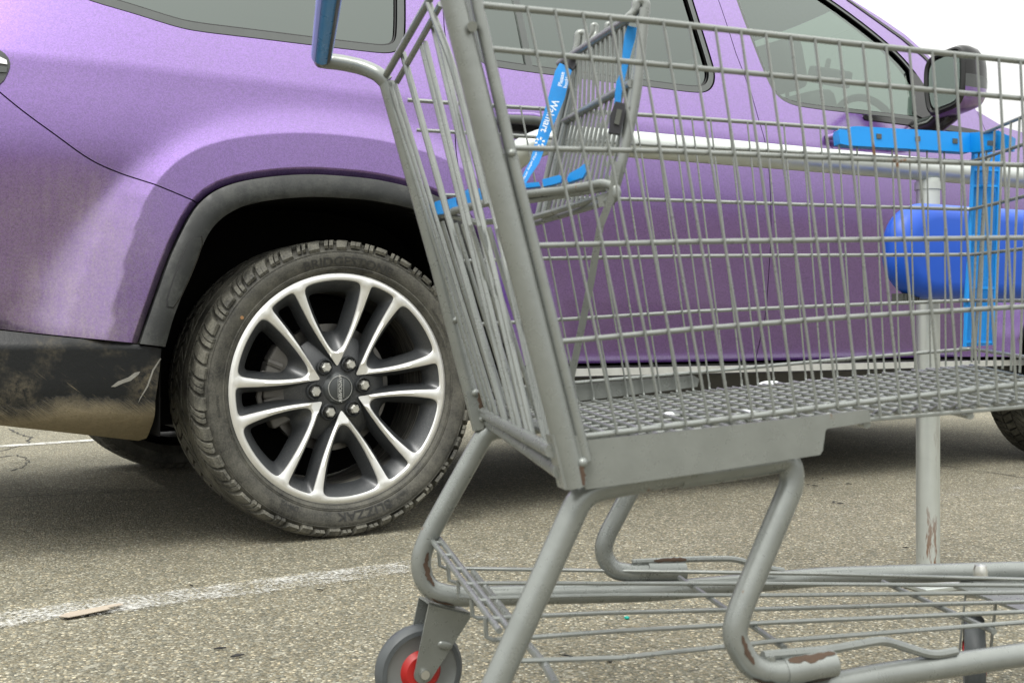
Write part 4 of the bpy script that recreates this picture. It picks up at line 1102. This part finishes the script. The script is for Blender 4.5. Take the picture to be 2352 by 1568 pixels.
mb = CB(); mb.tube(fillet([N(1752, 1504, -.02), N(1900, 1492, -.03), N(2020, 1470, -.04), N(2045, 1474, -.045), N(2140, 1505, -.05), N(2196, 1494, -.055)], .02, 4), .0050, 8); mb.tube([N(1766, 1504, -.02), N(1770, 1532, -.02)], .007, 8); mb.done('stop_rod')
def rust_stain(path, r, mid, half, seed, mat='rust'):
    rnd = random.Random(seed); P = [Vector(p) for p in path]; Q = []
    for a, b in zip(P, P[1:]): Q += [lerp(a, b, k / 5) for k in range(5)]
    Q.append(P[-1]); vs = []; fs = []; m = len(Q)
    for i, p in enumerate(Q):
        T = (Q[min(i + 1, m - 1)] - Q[max(i - 1, 0)]).normalized(); v = Vector((0, -1, 0)); v = (v - T * v.dot(T)).normalized(); u = T.cross(v)
        if u.z < 0 or (abs(u.z) < .3 and u.x < 0): u = -u
        env = math.sin(math.pi * (i + .4) / (m - .2)) ** .5; w0 = half * env * rnd.uniform(.45, 1.1); w1 = half * env * rnd.uniform(.45, 1.1)
        for k in range(5):
            a = R(mid) - w0 + (w0 + w1) * k / 4; vs.append(p + (v * math.cos(a) + u * math.sin(a)) * r)
    for i in range(m - 1):
        for k in range(4): fs.append((i * 5 + k, i * 5 + k + 1, i * 5 + k + 6, i * 5 + k + 5))
    mb = CB(); mb.add(vs, fs); return mb.done('rust_stain', mat, fixn=False)
fl_ = fillet(far_leg, .045, 7); nj_ = fillet([N(1822, 1105, -.025), N(1697, 1405, -.02), N(1684, 1462, -.02), N(1725, 1535, -.02), N(1790, 1544, -.02), N(1912, 1522, -.02)], .05, 7)
rust_stain([F(973, 1262), F(968, 1290), F(974, 1322), F(988, 1345)], .0152, 30, .32, 1)
rust_stain([F(985, 1345), F(1012, 1362), F(1045, 1368)], .0152, -45, .22, 2)
rust_stain([N(1688, 1452, -.02), N(1700, 1490, -.02), N(1716, 1518, -.02)], .0136, 20, .25, 3)
rust_stain([N(1728, 1530, -.02), N(1752, 1541, -.02), N(1775, 1543, -.02)], .0136, -40, .22, 4)
rust_stain([N(1806, 1541, -.02), N(1860, 1532, -.02), N(1912, 1522, -.02)], .0147, 62, .45, 5)
rust_stain([N(1840, 1536, -.02), N(1880, 1529, -.02), N(1912, 1523, -.02)], .0147, -70, .4, 6)
rust_stain([F(1500, 1288), F(1540, 1286), F(1575, 1285)], .0050, 20, 1.0, 7)
rust_stain([F(1490, 1324), F(1530, 1323), F(1572, 1322)], .0125, -60, .35, 8)
rust_stain([F(1096, 900, .012), F(1102, 925, .012), F(1104, 948, .012)], .0125, 10, .35, 9)
rust_stain([N(1334, 1060, .012), N(1338, 1090, .012), N(1340, 1112, .012)], .006, 0, .5, 10)
# lower rack
RK = .215
rack = [[(1006, 1254), (1010, 1298), (1024, 1304), (1411, 1310), (1881, 1317), (2352, 1330)], [(1028, 1291), (1032, 1332), (1048, 1338), (1411, 1339), (1787, 1340), (2352, 1344)], [(1052, 1332), (1054, 1370), (1106, 1373), (1411, 1366), (1787, 1366), (2352, 1360)],
        [(1083, 1377), (1085, 1413), (1098, 1419), (1411, 1406), (1787, 1397), (2352, 1381)], [(1115, 1417), (1117, 1462), (1132, 1469), (1411, 1449), (1787, 1428), (2352, 1404)], [None, None, (1183, 1517), (1420, 1510), (1787, 1471), (2352, 1428)]]
mb = CB()
for rw in rack:
    low = [HP(x, y, RK) for x, y in rw[2:]]
    low.append(low[-1] + (low[-1] - low[-2]).normalized() * .12)
    pts = []
    if rw[0]: Z = low[0].y; pts = [B(*rw[0], Z), B(*rw[1], Z)]
    mb.tube(pts + low, .0028, 8)
for cw in ([(1087, 1306), (1169, 1406), (1209, 1465), (1254, 1517), (1276, 1558)], [(1561, 1317), (1672, 1391), (1743, 1436), (1802, 1476)], [(2028, 1327), (2143, 1377), (2228, 1414), (2283, 1439)]):
    mb.tube([HP(x, y, RK) - Vector((0, 0, .0055)) for x, y in cw], .0036 if cw[0][0] > 1100 else .0048, 8)
a, b = B(997, 1234, 1.60), B(1160, 1448, 1.22)
sd = Vector((.006, 0, 0)); mb.tube([a - sd, b - sd], .0038, 8); mb.tube([a + sd, b + sd], .0038, 8)
for k in range(6): p = lerp(a, b, .08 + k * .165); mb.tube([p - sd, p + sd], .0036, 6)
mb.done('lower_rack')
# front cross plate with caster bolt
def caster(c, axle_dir, r, fork_top, name='caster', trail=(0, 0, 0), tread=.015):
    c = Vector(c); ad = Vector(axle_dir).normalized(); q = Vector((0, 1, 0)).rotation_difference(ad).to_matrix().to_4x4(); mat = Matrix.Translation(c) @ q
    def L(prof, n=40):
        m = MB().lathe(prof, n=n); cb = CB(); cb.add([mat @ v for v in m.v], m.f); return cb
    t = tread
    wl = L([(r * .80, -t), (r * .90, -t * .95), (r * .97, -t * .6), (r, 0), (r * .97, t * .6), (r * .90, t * .95), (r * .80, t)]).done('caster_tyre', 'castrub')
    L([(0, -t * .55), (r * .60, -t * .55), (r * .63, -t * .8), (r * .79, -t * .85), (r * .81, -t), (r * .81, t), (r * .79, t * .85), (r * .6, t * .55), (0, t * .55)]).done('caster_disc', 'castgrey', wl)
    L([(0, -t * 1.15), (r * .36, -t * 1.12), (r * .47, -t * .5), (r * .47, t * .5), (r * .36, t * 1.12), (0, t * 1.15)]).done('caster_hub', 'red', wl)
    ft = Vector(fork_top); ga = t * 1.35
    cb = CB()
    for sg in (-1, 1):
        o = ad * ga * sg; u = (ft - c).normalized(); pv = u.cross(ad).normalized()
        pts = []
        for k in range(9): an = math.pi * (k / 8); pts.append(c + o - u * math.sin(an) * r * .22 + pv * math.cos(an) * r * .22)
        pts += [ft + o - pv * r * .52, ft + o + pv * r * .52]
        cb.prism(pts, ad * sg, .003)
    cb.prism([ft + ad * ga + pv * r * .52, ft + ad * ga - pv * r * .52, ft - ad * ga - pv * r * .52, ft - ad * ga + pv * r * .52], u, .003)
    fk = cb.done('caster_fork', 'cart', wl)
    bm = bmesh.new(); bmesh.ops.create_uvsphere(bm, u_segments=16, v_segments=8, radius=1); mm = Matrix((pv, ad, u)).transposed().to_4x4(); sc_ = Matrix.Diagonal((.012, .004, .007, 1)); cb = CB(); cb.bm(bm, mm @ sc_, c + ad * (ga + .003) + (ft - c) * .48 + pv * r * .2); cb.done('fork_dimple', 'cart', wl)
    CB().tube([c - ad * (ga + .009), c + ad * (ga + .009)], r * .10, 12).done('axle_bolt', 'nut', wl)
    CB().tube([ft, Vector((ft.x, ft.y, ft.z)) + u * .022], r * .22, 14).done('caster_stem', 'cart', wl)
axl = Vector((math.sin(R(24)), -math.cos(R(24)), 0))
caster(B(962, 1537, 1.632), axl, .0671, B(1022, 1392, 1.625))
caster(B(962, 1537, 1.632) + Vector((.118, -.56, 0)), axl, .0671, B(1022, 1392, 1.625) + Vector((.118, -.56, 0)))
fc = HP(2252, 1319, .19); fax = Vector((.96, -.28, 0)).normalized()
caster((fc.x - .018, fc.y - .02, .0671), Vector((.93, -.36, 0)), .0671, (fc.x - .0, fc.y - .0, .155))
fc2 = fc + Vector((.10, -.40, 0)); caster((fc2.x - .02, fc2.y - .02, .0671), Vector((.97, .2, 0)), .0671, (fc2.x, fc2.y, .155))
mb = CB(); mb.prism([HP(2190, 1350, .170), HP(2225, 1330, .170), HP(2480, 1345, .170), HP(2520, 1420, .170), HP(2380, 1420, .170)], (0, 0, 1), .004); mb.done('caster_plate')
mb = CB(); mb.lathe([(0, .018), (.008, .016), (.0105, .008), (.0105, 0)], n=16, c=(0, 0, 0)); mb.v = [Vector((v.x, v.z, v.y)) + HP(2252, 1322, .200) for v in mb.v]; mb.done('bolt_head', 'nut')
# child seat
mb = CB()
def SB(px, py, t): return B(px, py, lerp(1.56, 1.31, t))
barA = (SB(1285, 146, 0), SB(1447, 41, 1)); barB = (SB(1276, 291, 0), SB(1450, 192, 1)); barC = (SB(1218, 514, 0), SB(1402, 460, 1))
for a, b in (barA, barB, barC): mb.tube([a, b], .0052, 10)
for k in range(14):
    t = .10 + k * .062; mb.tube([lerp(*barA, t) + Vector((.006, 0, 0)), lerp(*barB, t) + Vector((.006, 0, 0)), lerp(*barC, t) + Vector((.006, 0, 0))], .0024, 7)
def uloop(px, top, w, Zt, bl, br, r):
    a = B(px - w, top + 22, Zt); b = B(px, top, Zt); c = B(px + w, top + 22, Zt); mb.tube(fillet([bl, a, B(px - w, top, Zt), B(px + w, top, Zt), c, br], .012, 5), r, 10)
uloop(1335, 76, 8, 1.53, lerp(*barC, .10), lerp(*barC, .18), .0052)
uloop(1472, 3, 11, 1.32, lerp(*barA, .95), B(1425, 395, 1.31), .0058)
mb.tube(fillet([B(1481, 20, 1.31), B(1462, 220, 1.31), B(1427, 380, 1.31), B(1412, 432, 1.31)], .03, 4), .0062, 10)
for px, y, t in ((1365, 58, .42), (1398, 56, .60)): uloop(px, y, 4, lerp(1.56, 1.31, t), lerp(*barA, t - .04), lerp(*barA, t + .05), .0036)
mb.done('seat_back')
mb = CB()
sf = [(1190, 446), (1300, 436), (1385, 420), (1412, 428), (1418, 448), (1406, 458)]
mb.tube(fillet([B(1015, 492, 1.575), B(1100, 470, 1.47), B(1190, 448, 1.42)] + [B(x, y, lerp(1.42, 1.30, (x - 1190) / 228)) for x, y in sf[1:]], .02, 4), .0056, 10)
mb.tube([B(1205, 462, 1.42), B(1395, 432, 1.32)], .0042, 8); mb.tube([B(1225, 500, 1.45), B(1400, 448, 1.33)], .0042, 8)
mb.tube([B(1010, 488, 1.58), B(1100, 512, 1.50), B(1225, 498, 1.45)], .0042, 8)
mb.done('seat_frame')
mb = CB(); mb.ribbon([B(1420, 372, 1.30), B(1404, 455, 1.30), B(1379, 517, 1.31), B(1358, 643, 1.33), B(1325, 805, 1.36), B(1308, 884, 1.37)], .0042, (0, -1, 0), .0018); mb.done('seat_strut')
mb = CB(); mb.prism([B(1372, 452, 1.32), B(1402, 440, 1.31), B(1412, 452, 1.31), B(1412, 470, 1.31), B(1376, 476, 1.32)], (0, 1, 0), .004); mb.done('hinge_tab'); mb = CB(); mb.prism([B(1243, 490, 1.44), B(1276, 478, 1.42), B(1280, 492, 1.42), B(1246, 508, 1.44)], (0, 1, 0), .004); mb.done('hinge_tab')
# blue seat edge pieces
def blue(pxs, Z0, Z1, name='seat_plastic', th=.012, mat='blue'):
    xs = [p[0] for p in pxs]; x0, x1 = min(xs), max(xs); mb = CB()
    mb.prism([B(x, y, lerp(Z0, Z1, (x - x0) / (x1 - x0))) for x, y in pxs], (.2, .95, -.1), th); return mb.done(name, mat, sharp=30)
blue([(998, 464), (1010, 460), (1020, 461), (1046, 453), (1050, 472), (1058, 472), (1056, 484), (1030, 489), (1018, 491), (1004, 492), (998, 482)], 1.57, 1.52)
blue([(1048, 452), (1078, 432), (1090, 436), (1108, 430), (1140, 440), (1146, 448), (1120, 464), (1106, 470), (1090, 478), (1060, 482)], 1.53, 1.44)
blue([(1180, 424), (1215, 420), (1237, 418), (1240, 428), (1210, 431), (1180, 433)], 1.42, 1.39, th=.008)
blue([(1245, 412), (1262, 408), (1284, 402), (1291, 405), (1288, 418), (1270, 424), (1248, 428)], 1.39, 1.36, th=.008)
blue([(1302, 410), (1308, 398), (1330, 386), (1345, 374), (1350, 378), (1348, 392), (1338, 408), (1320, 414), (1305, 419)], 1.37, 1.33, th=.010)
# straps with white print
def strap(name, pxs, wpx, Zs, hint=(0, -1, 0)):
    P = [B(x, y, z) for (x, y), z in zip(pxs, Zs)]; Ws = [w / 2 / FPX * z for w, z in zip(wpx, Zs)]
    mb = CB(); mb.ribbon(P, Ws, hint, .0009); return mb.done(name, 'strap'), P
sA, PA = strap('safety_strap', [(1300, 152), (1292, 170), (1279, 222), (1262, 270), (1243, 325), (1228, 372), (1212, 398), (1195, 432)], [32, 36, 37, 31, 27, 21, 17, 12], [1.50, 1.495, 1.49, 1.485, 1.475, 1.46, 1.45, 1.43])
sB, PB = strap('safety_strap', [(1452, 62), (1447, 85), (1440, 120), (1433, 165), (1424, 190), (1420, 215), (1418, 240)], [22, 26, 20, 12, 17, 15, 14], [1.325] * 7)
def strap_text(par, txt, pa, pb, Z, size_px, flip=False):
    a, b = B(*pa, Z - .006), B(*pb, Z - .006); x = (b - a).normalized(); nrm = Vector((0, -1, 0)); nrm = (nrm - x * nrm.dot(x)).normalized(); yv = nrm.cross(x).normalized()
    vs, fs = text_geo(txt, size_px / FPX * Z * 1.35); mn = min(v.x for v in vs); mxx = max(v.x for v in vs); L = (b - a).length; sc = L / (mxx - mn); hgt = size_px / FPX * Z
    ym = [v.y for v in vs]; y0 = (min(ym) + max(ym)) / 2; sy = hgt / (max(ym) - min(ym))
    mb = CB(); mb.add([a + x * (v.x - mn) * sc + yv * (v.y - y0) * sy for v in vs], fs); return mb.done('strap_print', 'white', par, fixn=False)
strap_text(sA, 'Walmart', (1277, 230), (1249, 304), 1.475, 17)
strap_text(sA, 'Please', (1286, 198), (1292, 166), 1.485, 10); strap_text(sA, 'buckle', (1297, 202), (1304, 172), 1.485, 8)
strap_text(sA, 'child safety strap', (1232, 350), (1203, 412), 1.445, 7)
mb = CB(); sc_ = B(1240, 327, 1.464)
for k in range(6):
    a = R(60 * k + 12); u = Vector((math.cos(a), 0, math.sin(a))); mb.tube([sc_ + u * .0032, sc_ + u * .0066], [.0011, .0015], 6)
mb.done('strap_print', 'white', sA)
mb = CB(); mb.ribbon([B(1424, 238, 1.31), B(1417, 270, 1.31), B(1411, 308, 1.31)], [.0058, .0085, .0066], (0, -1, 0), .006); bk = mb.done('strap_buckle', 'buckle', sB)
mb = CB(); mb.ribbon([B(1423, 252, 1.302), B(1416, 286, 1.302)], .0030, (0, -1, 0), .001); mb.done('buckle_slot', 'greyplastic', bk)
mb = CB(); mb.ribbon([B(1309, 128, 1.51), B(1318, 140, 1.51), B(1302, 156, 1.5)], .008, (0, -1, 0), .004); mb.done('strap_clip', 'buckle', sA)
# blue front corner fitting
mb = CB()
tp = [(1927, 305), (1930, 297), (1950, 300), (1956, 291), (1968, 290), (2220, 305), (2232, 306), (2294, 300), (2312, 310), (2325, 314), (2322, 344), (2300, 346), (2290, 340), (2254, 348), (2228, 350), (1948, 334), (1930, 330)]
segs = [p for p in tp]
pl_ = [(1927, 305), (1930, 297), (1950, 300), (1956, 291), (1968, 290), (FFX, 305), (FFX, 350), (1948, 334), (1930, 330)]
mb.prism([F(x, y, .014) for x, y in pl_], (-.14, .98, 0), .022)
FZ = F(FFX, 300, .014).y
pr_ = [(FFX, 305), (2294, 300), (2312, 310), (2325, 314), (2322, 344), (2300, 346), (2290, 340), (2254, 348), (FFX, 350)]
mb.prism([B(x, y, lerp(FZ, FZ - .10, (x - FFX) / 100)) for x, y in pr_], (.6, .8, 0), .022); bt = mb.done('corner_handle', 'blue', sharp=30)
mb = CB()
for x in (2020, 2109, 2195, 2276):
    y0 = 306 + (x - 2020) * .062; q = [(x - 6, y0 + 1), (x + 5, y0 + 2), (x + 5, y0 + 13), (x - 6, y0 + 12)]; mb.prism([F(a, b, .0155) if a <= FFX else B(a, b, F(FFX, 300, .0155).y - .0012 * (a - FFX)) for a, b in q], (-.14, .98, 0), .003)
mb.done('notch', 'greyplastic', bt)
mb = CB(); vp = [(2240, 350), (2298, 350), (2292, 420), (2284, 640), (2280, 792), (2218, 796), (2216, 700), (2230, 500)]
mb.prism([F(x, y, -.012) for x, y in vp], (-.14, .98, 0), .004); cs = mb.done('corner_strip', 'blue')
mb = CB()
for e in ((2232, 392, 2216, 796), (2296, 392, 2280, 792)): mb.tube([F(e[0] + (4 if e[0] < 2250 else 0), e[1] - 40, -.004), F(e[2], e[3], -.004)], .0032, 6)
for y in (392, 428, 542, 662, 786): x = 2236 - (y - 392) * .05; mb.tube([F(x, y, -.004), F(x + 62, y + 1, -.004)], .0024, 6)
mb.done('strip_rib', 'blue', cs)
mb = CB(); mb.tube([F(2268, 372, .004), F(2262, 440, .004), F(2246, 700, .004), F(2237, 815, .004)], .0030, 8); mb.tube([F(2262, 384, .004), F(2275, 358, .004)], .0030, 8); mb.tube([F(2238, 803, .004), F(2237, 822, .004)], .0048, 8); mb.done('corner_rod', 'cart')

# ------------------------------------------------------------------ snow left in the basket, litter on the ground
def snow(px, py, rx, ry, rz, label, seed):
    random.seed(seed); bm = bmesh.new(); bmesh.ops.create_icosphere(bm, subdivisions=3, radius=1)
    ph = [random.uniform(0, 6) for _ in range(6)]
    for v in bm.verts:
        k = 1 + .16 * math.sin(3 * v.co.x + ph[0]) + .14 * math.sin(4 * v.co.y + ph[1]) + .08 * math.sin(7 * v.co.x * v.co.y + ph[2])
        v.co = Vector((v.co.x * rx * k, v.co.y * ry * k, max(v.co.z, -.25) * rz * k))
    # sits on the basket floor
    def flr(px, py):
        nrm = (nf1 - nf0).cross(ff0 - nf0).normalized(); d = B(px, py, 1.0) - Vector((0, 0, CH)); o = Vector((0, 0, CH)); t = (nf0 - o).dot(nrm) / d.dot(nrm); return o + d * t
    p = flr(px, py) + Vector((0, 0, .003 if seed == 3 else -.0005)); mb = MB(); mb.bm(bm); o = mb.build('snow_lump', 'snow', loc=p, sharp=180)
    tag(o, label, 'snow', 'snow lumps on the basket floor')
snow(1768, 886, .0211, .0136, 0.0045, 'largest lump of white snow on the wire basket floor, at its far edge', 3)
snow(1988, 930, .0124, .0099, 0.0025, 'white snow lump on the basket floor, beside the corral post seen behind', 4)
snow(1725, 945, .0161, .0124, 0.0025, 'flat white snow patch near the near edge of the basket floor, leftmost of the lumps', 5)
snow(2195, 905, .0149, .0112, 0.0025, 'small white snow lump on the basket floor below the blue corner strip', 6)

snow(1546, 949, .0124, .0099, 0.0020, 'thin snow patch on the basket floor nearest the rear post of the cart', 7)
snow(1640, 925, .0112, .0136, 0.0022, 'thin snow patch on the basket floor, behind the flat near-edge patch', 8)
snow(1900, 902, .0136, .0161, 0.0025, 'broad snow patch in the middle of the basket floor, left of the corral post', 9)
snow(2070, 893, .0124, .0149, 0.0025, 'snow patch on the basket floor just right of the corral post seen behind', 10)

def litter():
    p = G(210, 1411); mb = MB()
    pl = [(-.062, -.013), (-.045, .012), (-.01, .018), (.03, .021), (.058, .028), (.064, .016), (.045, .006), (.03, .0), (.035, -.010), (-.02, -.020), (-.045, -.026)]
    mb.prism([(x, y, .0075 + .002 * math.sin(40 * x)) for x, y in pl], (0, 0, 1), .0015); o = mb.build('paper_scrap', 'tan', loc=(p.x, p.y, 0)); o.rotation_euler = (0, 0, R(28))
    tag(o, 'torn tan scrap of paper lying on the worn white parking line', 'litter')
    p = G(1440, 1422); bm = bmesh.new(); bmesh.ops.create_icosphere(bm, subdivisions=2, radius=.0042)
    for v in bm.verts: v.co.x *= 1.2 + .3 * math.sin(v.co.y * 700); v.co.z *= .8
    mb = MB(); mb.bm(bm, None, (0, 0, .0036)); o = mb.build('teal_bead', 'teal', loc=(p.x, p.y, 0)); tag(o, 'tiny teal plastic bead on the asphalt under the cart rack', 'litter')
    p = G(1848, 1330); mb = MB(); mb.prism([(-.011, -.002, .004), (-.002, .004, .008), (.010, .003, .005), (.006, -.004, .003)], (0, 0, 1), .001); o = mb.build('dead_leaf', 'leaf', loc=(p.x, p.y, 0)); tag(o, 'tiny brown leaf fragment on the asphalt beside the near support tube', 'leaf')
    random.seed(5); mb = MB()
    spots = [(1858, 1115), (1872, 1117), (1890, 1100), (1950, 1113), (1915, 1155), (1930, 1158), (735, 1358), (440, 1348), (505, 1493), (545, 1510), (1300, 1510), (1400, 1520), (2080, 1260), (2190, 1420)]
    for x, y in spots:
        p = G(x, y); l = random.uniform(.006, .014); a = random.uniform(0, 3)
        d = Vector((math.cos(a), math.sin(a), 0)) * l; s = Vector((-d.y, d.x, 0)) * random.uniform(.2, .5)
        mb.prism([p - d + Vector((0, 0, .003)), p + s + Vector((0, 0, .005)), p + d + Vector((0, 0, .003)), p - s + Vector((0, 0, .003))], (0, 0, 1), .002)
    o = mb.build('grit', 'foil'); tag(o, 'dark bits of grit and road debris scattered over the asphalt', 'grit', kind='stuff')
litter()
